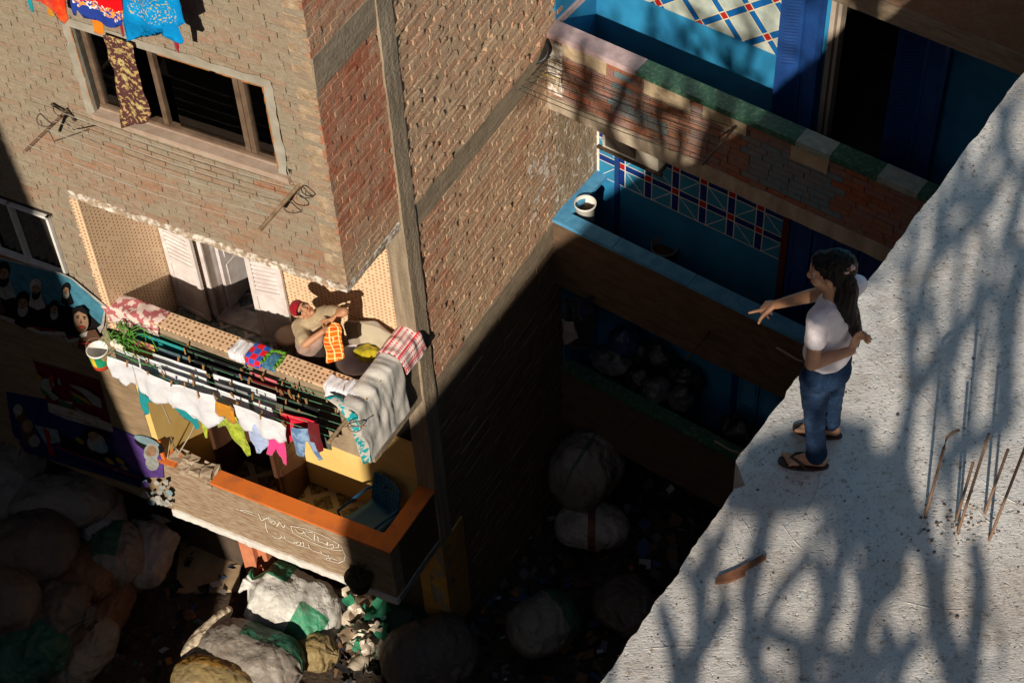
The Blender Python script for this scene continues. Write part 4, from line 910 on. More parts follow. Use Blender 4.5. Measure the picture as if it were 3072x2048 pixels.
sheet(4, .16, .30, .3, clothmat('slate_cloth', (.06, .10, .13)), 'towel', 'slate grey towel beside the turquoise towel', 'towel')
sheet(5, .54, .66, .3, clothmat('rose_cloth', (.52, .12, .15)), 'towel', 'rose pink towel on an inner line below the chequered cloth', 'towel')
sheet(4, .56, .72, .4, maroon, 'trousers', 'maroon trousers below the rose pink towel', 'trousers')
sheet(3, .72, .88, .45, blackc, 'dress', 'black dress hanging on the inner lines near the blanket', 'dress')
sheet(4, .32, .54, .45, blackc, 'shirt', 'black shirt deep between the lines, right of the slate towel', 'shirt')
sheet(5, .26, .5, .4, blackc, 'skirt', 'black skirt on the line nearest the parapet', 'skirt')
sheet(2, .72, .94, .5, clothmat('olive_cloth', (.10, .105, .08)), 'tunic', 'olive grey tunic behind the denim trousers', 'tunic')
sheet(4, .5, .56, .4, navyc, 'socks_towel', 'small navy towel left of the rose pink towel', 'towel')
# pegs
pegxy = [(330, 458), (405, 505), (280, 513), (415, 578), (510, 578), (565, 640), (650, 650), (735, 712), (770, 545), (700, 590), (705, 640), (800, 590), (845, 722), (940, 640), (955, 717), (950, 800), (990, 780), (1085, 725), (1130, 765), (1145, 832), (1135, 855), (1075, 615), (1060, 630), (1020, 560), (1010, 600), (1145, 610), (1275, 640), (1270, 700), (1300, 760), (1330, 725), (1370, 665), (1380, 760), (1390, 820), (1385, 730), (1430, 760), (1150, 590), (1265, 820), (1285, 905), (1490, 890), (1620, 815), (1670, 790), (610, 490), (680, 485), (650, 435), (670, 395), (1320, 700), (1350, 735), (1240, 680)]
mb = MB(); mb.hexa([(-.007, -.006, -.045), (.007, -.006, -.045), (.005, .006, -.045), (-.005, .006, -.045), (-.006, -.009, .04), (.006, -.009, .04), (.006, -.002, .04), (-.006, -.002, .04)]); mb.hexa([(-.006, .0, -.045), (.006, .0, -.045), (.006, .008, -.045), (-.006, .008, -.045), (-.006, .003, .04), (.006, .003, .04), (.006, .011, .04), (-.006, .011, .04)])
pm_ = simple('peg_wood', (.45, .25, .11), (.30, .15, .06), 20); pegs = []
peg0 = mb.build('clothes_peg', pm_, None, W0)
PEGL = 'small wooden clothes peg clipped on a green line of the balcony rack'
for i, p in enumerate(pegxy):
    o = peg0 if i == 0 else peg0.copy()
    if i: COL.objects.link(o)
    q = Az(*c6(*p), ZL + .0); o.location = tuple(WA(q)); o.rotation_euler = (RND.uniform(-.3, .3), RND.uniform(-.35, .35), RND.uniform(-1, 1)); tag(o, PEGL, 'clothes peg', 'wooden pegs on the balcony rack')
# cloths laid over the parapet
def u6(x, y): return Az(*c6(x, y), PT1)[0]
def lay(name, label, cat, x0, x1, mat, y=430, vin=.2, drop=.15, amp=.02, inn=.0, seed=0., edge=.04):
    pa = ([(vin + .02, PT1 - inn)] if inn else []) + [(vin, PT1 + .012), (-.028, PT1 + .012), (-.04, PT1 - drop)]
    o = fold(name, pa, x0, x1, mat, 14, None, WA, 'u', amp, seed, .008, edge); solo(o); return tag(o, label, cat)
pinkpat = checkmat('burgundy_pattern', (.40, .12, .13), (.56, .42, .40), (.24, .06, .07), .045, .1)
pinkpat2 = NT('burgundy_scarf'); pc = pinkpat2.mix(pinkpat2.ramp(pinkpat2.noise(11, 2), .47, .5), (.42, .13, .14), (.66, .54, .50)); pinkpat2.bump(pinkpat2.noise(30, 3), .4, .01); pinkpat2 = pinkpat2.done(pc, .9, .1)
lay('scarf', 'burgundy and cream patterned scarf spread over the left end of the tiled parapet', 'scarf', -3.12, -2.42, pinkpat2, vin=.2, drop=.2, amp=.03, seed=3, edge=.06)
lay('cap', 'crumpled white cloth cap on the tiled parapet left of the chequered cloth', 'cap', u6(948, 420), u6(1070, 440), white_c, vin=.17, drop=.1, amp=.06, seed=7, edge=.03)
cq = lay('cloth', 'red and blue chequered cloth folded over the tiled parapet', 'cloth', u6(1040, 460), u6(1180, 480), checkmat('red_blue_check', (.70, .015, .025), (.04, .10, .48), (.30, .10, .30), .075, .05), vin=.2, drop=.09, amp=.025, seed=5, edge=.03)
dq = lay('cloth', 'small denim cloth with green frill beside the chequered cloth', 'cloth', u6(1175, 480), u6(1275, 500), clothmat('deep_denim', (.03, .12, .22), (.07, .2, .3), 12), vin=.15, drop=.05, amp=.03, seed=6)
mb = MB(); a0 = u6(1175, 480); a1 = u6(1275, 500)
for (p, q) in (((a0, -.04), (a0 + .02, .16)), ((a1, -.05), (a1, .15)), ((a0, .15), (a1, .17))):
    mb.tube([(p[0] + (q[0] - p[0]) * t + .012 * math.sin(t * 30), p[1] + (q[1] - p[1]) * t, PT1 + .035 + .01 * math.sin(t * 23)) for t in np.linspace(0, 1, 22)], .014, 6)
lo_ = dq['_loc'] = [float(c) for c in dq.location]; mb.build('frill', clothmat('leaf_green_cloth', (.10, .30, .02)), dq, WA)
lay('shorts', 'small white shorts laid over the parapet beside the grey blanket', 'shorts', u6(1545, 650), u6(1690, 660), white_c, vin=.14, drop=.16, amp=.03, seed=8)
lay('shirt', 'small white vest laid at the parapet corner under the grey blanket', 'shirt', u6(1700, 640), u6(1830, 650), white_c, vin=.18, drop=.14, amp=.035, seed=9)
blk = clothmat('grey_fleece', (.46, .44, .41), (.60, .58, .55), 7, .35, .65)
path = [(-.22, PT1 - .12), (-.2, PT1 + .02), (-.08, PT1 + .035), (.03, PT1 + .01), (.055, PT1 - .25), (.07, PT1 - .5), (.085, PT1 - .80)]
ob = fold('blanket', path, -.2, .60, blk, 26, None, WA, 'v', .035, 2., .012, .03); solo(ob); ob['_loc'] = [float(c) for c in ob.location]
tag(ob, 'thick grey blanket with turquoise back hung over the side of the tiled balcony', 'blanket')
tq = NT('turquoise_pattern'); tc = tq.mix(tq.ramp(tq.noise(16, 3), .48, .52), (.50, .47, .43), (.01, .30, .34)); tq.bump(tq.noise(40, 3), .3, .01); tq = tq.done(tc, .9, .1)
mb = MB(); pr_ = [(-.30, -.16, PT1 + .02), (-.14, -.21, PT1 + .03), (-.02, -.235, PT1 - .1), (.03, -.24, PT1 - .3), (.05, -.235, PT1 - .55), (.075, -.22, PT1 - .82)]
fine = []
for i in range(len(pr_) - 1):
    for k in range(4): fine.append(V(*pr_[i]) + (V(*pr_[i + 1]) - V(*pr_[i])) * k / 4)
fine.append(V(*pr_[-1])); rows = []
for i, p in enumerate(fine):
    wdt = .075 + .02 * math.sin(i * .9)
    rows.append([p + V(-.035 * math.cos(t) - .02, wdt * (.5 - .5 * math.cos(t)) - .0, .02 * math.sin(t)) for t in np.linspace(0, PI, 8)])
mb.grid(rows); hb = mb.build('turned_edge', tq, ob, WA); md = hb.modifiers.new('t', 'SOLIDIFY'); md.thickness = .012
kq = checkmat('red_white_keffiyeh', (.66, .55, .54), (.50, .10, .12), (.62, .5, .5), .022, .25)
kf = NT('keffiyeh'); kuv = kf.n('ShaderNodeSeparateXYZ', {0: kf.co('UV')})
st_ = kf.math('GREATER_THAN', kf.math('SINE', kf.math('MULTIPLY', kuv.outputs[1], 95.)), .15); dz_ = kf.math('GREATER_THAN', kf.math('SINE', kf.math('MULTIPLY', kuv.outputs[0], 260.)), -.3)
kc = kf.mix(kf.math('MULTIPLY', st_, dz_), (.70, .58, .56), (.46, .07, .09)); kc = kf.mix(kf.math('LESS_THAN', kf.math('MODULO', kuv.outputs[1], .19), .022), kc, (.62, .05, .07)); kf = kf.done(kc, .9, .1)
ok_ = fold('headscarf', [(-.26, PT1 - .08), (-.2, PT1 + .05), (-.06, PT1 + .09), (.06, PT1 + .03), (.11, PT1 - .2)], .56, .98, kf, 14, None, WA, 'v', .03, 4., .006, .04); solo(ok_); tag(ok_, 'red and white woven headscarf draped over the side parapet behind the grey blanket', 'headscarf')
# bucket hanging at the left end of the rack, herbs
bc = WA(A(*c6(105, 470), -.42)); bk = thing('bucket', 'white paint bucket with green and yellow bands hanging at the left end of the rack', 'bucket', bc - V(0, 0, .13))
mb = MB(); n = 24; rows = []
for r_, z in ((.001, -.13), (.09, -.13), (.095, -.125), (.102, -.06), (.108, .02), (.112, .1), (.118, .105), (.118, .125), (.108, .125), (.104, .02), (.092, -.11), (.001, -.115)): rows.append([bc + V(r_ * math.cos(2 * PI * k / n), r_ * math.sin(2 * PI * k / n), z) for k in range(n)])
mb.grid(rows, lambda i, j: 0 if i not in (2, 3, 4) else ((3 if i == 2 else (1, 1, 1, 2, 2, 1)[j % 6] if i in (3, 4) else 0)), .5, True, False, True)
mb.build('pail', [white_paint, simple('label_green', (.02, .32, .16), rough=.4), simple('label_yellow', (.80, .58, .04), rough=.4), simple('label_red', (.62, .08, .03), rough=.4)], bk)
mb = MB(); mb.tube([bc + V(.115 * math.cos(t), .02, .12 + .16 * math.sin(t)) for t in np.linspace(0, PI, 14)], .004, 5); mb.build('handle', steel, bk)
hb0 = Az(*c6(230, 340), ZL + .02); mb = MB(); rr = random.Random(9)
for k in range(34):
    a = hb0 + V(rr.uniform(-.05, .16), rr.uniform(-.08, .08), rr.uniform(-.02, .06)); an = rr.uniform(0, 6.28); l = rr.uniform(.1, .36); cu = rr.uniform(-.15, .15)
    e = V(math.cos(an) * l * 1.25 + .1, math.sin(an) * l * .45, 0)
    mb.tube([a + e * t + V(-e[1], e[0], 0) * cu * math.sin(PI * t) * 3 + V(0, 0, .08 * math.sin(PI * t) - .14 * t * t) for t in np.linspace(0, 1, 7)], [.006, .006, .0055, .005, .0045, .004, .002], 4)
o = mb.build('herb_bunch', simple('fresh_green', (.05, .22, .025), (.12, .33, .05), 20), None, WA); solo(o); tag(o, 'tangle of thin green herb stems drying at the bucket end of the rack', 'herbs')
mb = MB()
for k in range(5): mb.ell(Az(*c6(*((190, 385), (215, 400), (240, 405), (255, 415), (205, 375))[k]), ZL + .02), (.03, .03, .045), 6)
o = mb.build('garlic_bunch', simple('garlic_white', (.72, .68, .58)), None, WA); solo(o); tag(o, 'bunch of white garlic bulbs tied beside the green herbs', 'garlic')

# ================================================================ lines under the window and clothes above it
r2 = thing('window_lines', 'two rusty arms with bare washing lines strung below the brown window', 'clothes line', WA((-1.5, -.1, -4.2)))
C1 = lambda x, y: (.7656 * x / 2.24, .7656 * y / 2.24)
wa_, wb_ = A(*C1(460, 735), 0), A(*C1(2010, 1245), 0)
for p, w_ in ((wa_, steel), (wb_, wood)): mb = MB(); mb.tube([p + V(0, .03, 0), p + V(0, -.62, .0)], .016 if w_ is steel else .02, 7); mb.build('arm', w_, r2, WA)
def ring(x, y, v, R, nm='wire_coil', sq=.8):
    c = A(*C1(x, y), v); mb = MB(); mb.tube([c + V(R * math.cos(t), -.02 * math.sin(2 * t), R * sq * math.sin(t)) for t in np.linspace(0, 6.9, 26)], .006, 5); mb.build(nm, dark_metal, r2, WA)
ring(300, 815, -.3, .085); ring(2055, 1300, -.06, .07); ring(1965, 1395, -.2, .085)
mb = MB(); mb.tube([wa_ + V(0, -.3, 0), wa_ + V(.1, -.36, -.06), wa_ + V(.32, -.12, -.03)], .007, 5); mb.tube([wa_ + V(.02, -.05, .0), wa_ + V(-.16, -.03, .03)], .012, 5); mb.tube([wa_ + V(.0, -.03, .03), wa_ + V(.07, -.03, -.1)], .014, 5); mb.build('bent_wire', dark_metal, r2, WA)
for k, v in enumerate((-.08, -.2, -.32, -.44, -.56)):
    p, q = wa_ + V(0, v, .02), wb_ + V(0, v, .02); mb = MB(); mb.tube([p + (q - p) * t - V(0, 0, (.03 + .012 * k) * math.sin(PI * t)) for t in np.linspace(0, 1, 15)], .003, 4); mb.build('washing_line', simple('grey_line', (.42, .40, .36)), r2, WA)
C62 = lambda x, y: (.2018 * x, .2018 * y)
TG = 'bright clothes hung above the brown window'
def high(name, label, cat, pts, mat, v=-.42, top=2, thick=.004, amp=.02): return hang(name, label, cat, pts, mat, TG, top, amp, 9, v=v, conv=C62, zup=.25, thick=thick)
high('sleeve_top', 'turquoise top at the far left of the clothes above the window', 'shirt', [(300, -100), (380, -100), (375, 60), (405, 130), (372, 127), (320, 30)], clothmat('turquoise_cloth', (.0, .30, .38)))
high('shirt', 'red orange shirt hanging leftmost above the brown window', 'shirt', [(370, -100), (720, -100), (705, 0), (750, 110), (790, 215), (735, 280), (690, 190), (650, 60), (600, 130), (520, 110), (440, 60), (370, 10)], clothmat('red_orange_cloth', (.62, .03, .01), (.75, .10, .01), 6))
high('shorts', 'mustard shorts showing under the red orange shirt', 'shorts', [(530, -60), (690, -60), (675, 200), (600, 195), (570, 240), (530, 205)], clothmat('mustard_cloth', (.55, .22, .01), (.45, .35, .06), 12), v=-.36)
jm = NT('printed_jumper'); jz = jm.n('ShaderNodeSeparateXYZ', {0: jm.co('UV')}); jn = jm.noise(24, 2)
spl = jm.mix(jm.ramp(jn, .52, .55), (.80, .30, .05), (.85, .85, .88))
js = jm.math('ADD', jz.outputs[1], jm.math('MULTIPLY', jm.noise(13, 2), .16)); zc = A(*C62(1100, 90), -.42)[2] + .08
jc = jm.mix(jm.math('GREATER_THAN', js, zc + .03), (.02, .05, .30), (.66, .005, .01)); jc = jm.mix(jm.math('MULTIPLY', jm.math('COMPARE', js, zc + .01, .05), jm.ramp(jm.noise(30, 2), .47, .52)), jc, spl); jm.bump(jm.noise(20, 3), .3, .01); jm = jm.done(jc, .9, .1)
high('jumper', 'blue jumper with a red chest and a white splashed print', 'jumper', [(790, -100), (1400, -100), (1412, 200), (1402, 280), (1335, 302), (1180, 285), (1060, 255), (950, 215), (880, 110), (868, 182), (835, 170), (805, 50)], jm)
high('shorts', 'orange shorts peeping out under the printed blue jumper', 'shorts', [(1060, 150), (1200, 170), (1192, 372), (1150, 392), (1080, 372), (1062, 280)], clothmat('orange_cloth', (.80, .22, .01)), v=-.3, amp=.008)
em = NT('embroidered_blue'); ez = em.n('ShaderNodeSeparateXYZ', {0: em.co('UV')}); u_c = A(*C62(1700, 60), -.42)
msk = em.math('MULTIPLY', em.math('MULTIPLY', em.math('COMPARE', ez.outputs[0], u_c[0], .22), em.math('GREATER_THAN', ez.outputs[1], A(*C62(1700, 215), -.42)[2])), em.ramp(em.noise(48, 2), .58, .6))
ec = em.mix(msk, em.mix(em.ramp(em.noise(5, 2), .4, .6), (.0, .20, .52), (.0, .27, .62)), (.55, .42, .10)); em.bump(em.noise(12, 3), .4, .015); em = em.done(ec, .85, .15)
high('shirt', 'sky blue long sleeved shirt with golden embroidery above the window', 'shirt', [(1360, -100), (1950, -100), (2010, 100), (2092, 285), (2005, 330), (2082, 480), (2055, 512), (1985, 492), (1862, 400), (1872, 240), (1780, 265), (1700, 272), (1560, 252), (1480, 212), (1462, 235), (1505, 462), (1432, 477), (1402, 250)], em, amp=.03)
mr = clothmat('wine_cloth', (.30, .005, .02))
high('shorts', 'wine red shorts peeping out under the sky blue shirt', 'shorts', [(1600, 150), (1870, 150), (1862, 250), (1800, 372), (1760, 396), (1712, 330), (1650, 322)], mr, v=-.28, amp=.008)
high('sock', 'wine red sock between jumper and sky blue shirt', 'sock', [(1378, 260), (1412, 260), (1406, 430), (1376, 422)], mr, v=-.3, amp=.008)
high('sock', 'wine red sock hanging at the tip of the blue sleeve', 'sock', [(1985, 440), (2072, 460), (2066, 582), (2004, 582)], mr, v=-.33)
fm_ = NT('floral_curtain'); vo = fm_.n('ShaderNodeTexVoronoi', {'Vector': fm_.co('UV'), 'Scale': 8.5, 'Randomness': .8}); dv = fm_.n('ShaderNodeVectorMath', {0: fm_.co('UV'), 1: vo.outputs['Position']}, operation='SUBTRACT')
mp = fm_.n('ShaderNodeVectorMath', {0: fm_.co('UV'), 1: (8.5, 8.5, 8.5)}, operation='MULTIPLY').outputs[0]; dd = fm_.n('ShaderNodeSeparateXYZ', {0: fm_.n('ShaderNodeVectorMath', {0: mp, 1: fm_.n('ShaderNodeVectorMath', {0: vo.outputs['Position'], 1: (8.5, 8.5, 8.5)}, operation='MULTIPLY').outputs[0]}, operation='SUBTRACT').outputs[0]})
an = fm_.math('ARCTAN2', dd.outputs[1], dd.outputs[0]); pet = fm_.math('ADD', .30, fm_.math('MULTIPLY', fm_.math('SINE', fm_.math('MULTIPLY', an, 12.)), .07))
fl_ = fm_.math('LESS_THAN', vo.outputs['Distance'], pet); ce_ = fm_.math('LESS_THAN', vo.outputs['Distance'], .13); wv_ = fm_.ramp(fm_.noise(22, 2, vec=fm_.co('UV')), .54, .56)
fc = fm_.mix(wv_, (.085, .035, .035), (.42, .29, .12)); fc = fm_.mix(fl_, fc, (.50, .40, .17)); fc = fm_.mix(ce_, fc, (.22, .16, .05)); fm_ = fm_.done(fc, .9, .1)
cv_ = hang('curtain', 'brown curtain with big yellow flowers blown out through the window', 'curtain', [(1165, 385), (1512, 500), (1560, 700), (1640, 1000), (1712, 1300), (1690, 1380), (1480, 1430), (1372, 1478), (1375, 1300), (1330, 1020), (1250, 680)], fm_, None, 2, .02, 11, v=-.06, conv=C62)
o = hang('curtain', 'dark flowered curtain drawn behind the right pane of the brown window', 'curtain', [(2560, 640), (3000, 790), (3150, 1600), (2800, 1560)], fm_, None, 2, .02, 14, v=.24, conv=C62)

# ================================================================ posters on the lower wall
C4 = lambda x, y: (.7656 * x / 3.92, .7656 * (750 + y / 3.92))
C5 = lambda x, y: (.7656 * x / 3.4846, .7656 * (1050 + y / 3.4846))
pmx = [simple(n_, tuple(.62 * x for x in c), tuple(.38 * x for x in c), 9, rough=.75, spec=.12) for n_, c in (('print_sky', (.10, .36, .52)), ('print_black', (.012, .011, .013)), ('print_skin', (.50, .30, .19)), ('print_grey', (.50, .52, .50)), ('print_white', (.70, .68, .64)), ('print_red', (.55, .03, .02)), ('print_brown', (.16, .08, .05)), ('print_navy', (.02, .04, .22)), ('print_purple', (.16, .08, .38)), ('print_yellow', (.62, .40, .04)), ('print_green', (.03, .22, .06)), ('print_maroon', (.24, .01, .03)), ('print_paleblue', (.35, .52, .60)))]
class Poster:
    def __init__(s, conv, v): s.c = conv; s.v = v; s.k = 0; s.mb = MB()
    def poly(s, pts, m):
        s.k += 1; v = s.v - s.k * .0007; s.mb.face([(lambda a: (a[0], v, a[2]))(A(*s.c(*p), s.v)) for p in pts], m)
    def ell(s, x, y, a, b, m, rot=0.): s.poly([(x + a * math.cos(t) * math.cos(rot) - b * math.sin(t) * math.sin(rot), y + a * math.cos(t) * math.sin(rot) + b * math.sin(t) * math.cos(rot)) for t in np.linspace(0, 2 * PI, 17)[:-1]], m)
    def man(s, x, y, k, hat, beard, robe, skin=2):
        s.poly([(x - 75 * k, y + 190 * k), (x - 50 * k, y + 60 * k), (x + 60 * k, y + 70 * k), (x + 110 * k, y + 210 * k), (x + 20 * k, y + 240 * k)], robe)
        s.ell(x, y - 18 * k, 62 * k, 82 * k, hat, .15); s.ell(x + 4 * k, y + 70 * k, 46 * k, 62 * k, beard, .2); s.ell(x + 4 * k, y + 12 * k, 44 * k, 50 * k, skin, .15)
        for dx in (-18, 20): s.ell(x + dx * k, y + 0 * k + dx * .25 * k, 9 * k, 4 * k, 1); s.ell(x + dx * k, y - 13 * k + dx * .25 * k, 13 * k, 4 * k, 6)
        s.poly([(x + 3 * k, y + 2 * k), (x + 12 * k, y + 28 * k), (x - 4 * k, y + 28 * k)], 6); s.ell(x + 4 * k, y + 46 * k, 16 * k, 6 * k, 6)
    def scribble(s, x0, y0, x1, y1, h_, m, n, seed):
        rr = random.Random(seed)
        for i in range(n):
            t = (i + .5) / n; x, y = x0 + (x1 - x0) * t, y0 + (y1 - y0) * t; l = (x1 - x0) / n * .5
            s.poly([(x - l, y - h_ * .15), (x - l, y + h_ * .15), (x + l, y + h_ * .2), (x + l, y - h_ * .1)], m)
            q = rr.uniform(-.6, .6) * l; w_ = l * .3; s.poly([(x + q, y - h_ * rr.uniform(.3, .8)), (x + q + w_, y - h_ * .3), (x + q + w_, y), (x + q, y)], m)
            if rr.random() < .6: s.ell(x - q, y + h_ * rr.choice((-.7, .6)), w_ * .6, w_ * .6, m)
po = Poster(C4, -.03)
po.poly([(-500, -60), (0, 85), (720, 270), (850, 330), (1250, 660), (1220, 900), (1120, 1090), (1050, 1170), (960, 1050), (800, 1090), (745, 1000), (470, 990), (120, 840), (0, 800), (-500, 640)], 4)
po.poly([(-500, -40), (0, 105), (720, 285), (845, 345), (1230, 680), (1190, 880), (1000, 1010), (800, 1050), (760, 960), (480, 950), (130, 800), (0, 760), (-500, 600)], 0)
po.poly([(-500, 400), (0, 520), (160, 560), (400, 640), (700, 640), (1000, 700), (1190, 880), (1000, 1010), (800, 1050), (760, 960), (480, 950), (130, 800), (0, 760), (-500, 600)], 1)
for m_ in ((40, 260, 1.35, 1, 1, 3), (-60, 480, 1.2, 3, 3, 6), (430, 430, 1.1, 4, 1, 4), (790, 450, .8, 1, 3, 1), (285, 590, 1.3, 1, 3, 1), (660, 660, 1.0, 1, 3, 1)): po.man(*m_)
po.poly([(940, 1110), (980, 930), (1150, 900), (1210, 1000), (1120, 1080), (1050, 1160)], 6)
po.poly([(960, 960), (1060, 920), (1050, 980), (985, 990)], 4); po.ell(985, 790, 95, 145, 1, -.2); po.ell(985, 800, 85, 130, 2, -.2)
for dx in (-38, 42): po.ell(985 + dx, 765 + dx * .1, 17, 7, 1); po.ell(985 + dx, 745 + dx * .1, 24, 7, 1)
po.poly([(985, 770), (1002, 828), (972, 828)], 6); po.ell(985, 885, 60, 38, 6); po.ell(985, 868, 30, 12, 5); po.poly([(880, 740), (890, 650), (1000, 620), (1070, 690), (1050, 720), (960, 680)], 1)
po.scribble(345, 860, 740, 900, 38, 5, 9, 1); po.scribble(770, 960, 930, 975, 30, 5, 4, 2); po.scribble(970, 1040, 1150, 1035, 36, 5, 5, 3)
def endposter(p, name, label):
    o = p.mb.build(name, pmx, None, WA); solo(o); tag(o, label, 'poster'); return o
endposter(po, 'poster', 'large banner of bearded clergymen and one young man under red writing')
pq = Poster(C5, -.012)
pq.poly([(340, 105), (1040, 310), (1165, 770), (1185, 860), (820, 760), (510, 640), (440, 330)], 11)
pq.poly([(500, 545), (820, 640), (1165, 770), (1190, 860), (980, 800), (690, 720), (510, 640)], 4); pq.ell(745, 655, 26, 18, 9); pq.scribble(570, 650, 980, 750, 14, 11, 14, 4); pq.scribble(900, 740, 1150, 810, 14, 11, 9, 5)
pq.poly([(375, 190), (470, 260), (440, 300), (410, 280)], 9); pq.poly([(470, 270), (560, 265), (600, 330), (560, 400), (640, 470), (590, 500), (500, 420), (450, 350)], 3); pq.poly([(440, 350), (520, 410), (560, 450), (470, 430)], 10)
pq.poly([(630, 485), (790, 560), (760, 585), (650, 540)], 10); pq.poly([(600, 470), (780, 545), (790, 510), (700, 500)], 3); pq.poly([(740, 325), (860, 350), (950, 390), (1080, 480), (1095, 580), (1000, 540), (900, 430)], 3); pq.poly([(770, 430), (900, 480), (930, 520), (850, 540), (790, 490)], 10); pq.poly([(750, 390), (930, 480), (1000, 560), (900, 500), (800, 440)], 9)
pq.poly([(560, 200), (590, 260), (570, 330), (620, 380), (560, 370), (540, 280)], 5); pq.poly([(640, 250), (670, 320), (650, 340), (630, 300)], 3); pq.poly([(800, 560), (960, 640), (1090, 680), (1030, 690), (880, 640)], 3)
endposter(pq, 'poster', 'maroon election style sign with green and white shapes and a white strip')
pr3 = Poster(C5, -.008)
pr3.poly([(60, 430), (520, 520), (1180, 795), (1440, 900), (1690, 1010), (1720, 1330), (1530, 1330), (1470, 1440), (1200, 1330), (820, 1240), (260, 1060), (130, 860)], 7)
pr3.poly([(240, 560), (520, 560), (620, 820), (330, 760)], 7); pr3.poly([(360, 780), (600, 830), (640, 960), (480, 980)], 12); pr3.poly([(150, 600), (230, 560), (420, 1020), (260, 1000)], 6); pr3.poly([(440, 790), (520, 850), (540, 990), (600, 1150), (520, 1120), (480, 900)], 5); pr3.ell(190, 620, 50, 60, 3); pr3.ell(290, 790, 60, 70, 2); pr3.ell(360, 950, 60, 60, 3)
pr3.poly([(1180, 800), (1430, 905), (1690, 1010), (1715, 1330), (1530, 1320), (1340, 1180), (1200, 1010)], 8)
pr3.poly([(620, 870), (900, 980), (1140, 1050), (1320, 1190), (900, 1110), (650, 1010)], 1); pr3.ell(960, 1000, 150, 110, 1, .4); pr3.ell(1010, 880, 140, 70, 1, .3); pr3.ell(1010, 960, 95, 90, 3, .3); pr3.ell(980, 890, 60, 45, 2, .3); pr3.ell(1060, 1010, 80, 60, 12, .5)
for q in ((840, 940), (1150, 1150), (1260, 1150)): pr3.ell(q[0], q[1], 55, 22, 9, .6)
pr3.ell(1570, 980, 170, 70, 1, .4); pr3.ell(1540, 940, 140, 40, 12, .35); pr3.ell(1590, 1060, 80, 100, 3, .2); pr3.ell(1590, 1050, 55, 62, 2, .2); pr3.ell(1600, 1170, 70, 80, 3, -.3)
pr3.scribble(590, 995, 1500, 1310, 34, 5, 18, 6); pr3.poly([(560, 1060), (1500, 1350), (1490, 1400), (540, 1110)], 7); pr3.scribble(1000, 1270, 1160, 1320, 24, 9, 4, 7); pr3.scribble(1260, 1350, 1460, 1420, 24, 4, 6, 8)
rr = random.Random(2)
for k in range(26):
    cx_, cy_ = 1550 + 260 * rr.random(), 1330 + 235 * rr.random(); cx_ += (cy_ - 1330) * .25 - 25; s_ = rr.uniform(10, 44)
    pr3.poly([(cx_ + s_ * math.cos(t) * rr.uniform(.6, 1.2), cy_ + s_ * math.sin(t) * rr.uniform(.6, 1.2)) for t in np.linspace(0, 6.28, 8)[:-1]], rr.choice((4, 4, 4, 3, 12, 8)))
endposter(pr3, 'poster', 'wide navy and purple banner of a white bearded man low on the wall')
mb = MB(); a = A(*C5(1680, 950)); b = A(*C5(1740, 1140)); mb.box(min(a[0], b[0]), max(a[0], b[0]) - .05, -.02, 0, b[2], a[2], 0); o = mb.build('plank', orange, None, WA); solo(o); tag(o, 'short orange painted board fixed beside the purple banner', 'board')

# ================================================================ furniture on the balconies
def pl(name, c1, rough=.4): return simple(name, c1, tuple(.85 * x for x in c1), 5, rough=rough)
sp = Az(*((c6(1320, 330))), FL1 + .44); st = thing('stool', 'round brown plastic stool beside the woman in the red headscarf', 'stool', WA((sp[0], sp[1], FL1)))
brn = pl('brown_plastic', (.20, .13, .085)); c = V(sp[0], sp[1], FL1)
mb = MB(); mb.lathe(c, [(.001, .45), (.12, .452), (.15, .445), (.155, .43), (.15, .41), (.001, .41)], 24); mb.build('seat', brn, st, WA)
for k in range(4): an = PI / 4 + k * PI / 2; mb = MB(); mb.tube([c + V(.12 * math.cos(an), .12 * math.sin(an), .42), c + V(.165 * math.cos(an), .165 * math.sin(an), .005)], [.028, .02], 6); mb.build('leg', brn, st, WA)
mb = MB(); mb.lathe(c, [(.135, .16), (.145, .16), (.145, .2), (.135, .2)], 24); mb.build('ring', brn, st, WA)
cream = pl('cream_plastic', (.52, .45, .34)); taupe = pl('taupe_plastic', (.30, .25, .20))
ch = thing('plastic_chair', 'cream plastic chair with a rounded fan back behind the tub', 'chair', WA((-.42, .66, FL1))); cc = V(-.42, .64, FL1)
mb = MB(); rows = []
for i, t in enumerate(np.linspace(0, 1, 9)):
    z = .44 + .44 * t; wd = .2 + .09 * math.sin(PI * min(1, t * 1.0) * .5) if t < .75 else .29 * math.sqrt(max(.02, 1 - ((t - .75) / .26) ** 2))
    rows.append([cc + V(1.22 * wd * x, .2 + .06 * t - .06 * x * x, z + .1 * t) for x in np.linspace(-1, 1, 11)])
mb.grid(rows, lambda i, j: 0 if (i < 1 or i > 6 or j in (0, 1, 8, 9)) else 1); o = mb.build('backrest', [taupe, cream], ch, WA); md = o.modifiers.new('t', 'SOLIDIFY'); md.thickness = .015
mb = MB(); mb.box(cc[0] - .22, cc[0] + .22, cc[1] - .2, cc[1] + .22, FL1 + .41, FL1 + .44); mb.build('seat', cream, ch, WA)
for sx_, sy_ in ((-1, -1), (1, -1), (1, 1), (-1, 1)): mb = MB(); mb.tube([cc + V(.2 * sx_, .18 * sy_, .42), cc + V(.24 * sx_, .22 * sy_, .0)], [.03, .02], 6); mb.build('leg', cream, ch, WA)
tp = Az(*c6(1760, 500), FL1 + .56); tb = thing('wash_tub', 'lilac white plastic wash tub standing on the cream chair', 'tub', WA((tp[0], tp[1], FL1 + .44))); tc_ = V(tp[0], tp[1], FL1 + .44)
mb = MB(); mb.lathe(tc_, [(.001, .0), (.16, .0), (.21, .14), (.225, .15), (.225, .16), (.205, .155), (.15, .02), (.001, .02)], 28); mb.build('basin', pl('lilac_plastic', (.55, .48, .52)), tb, WA)
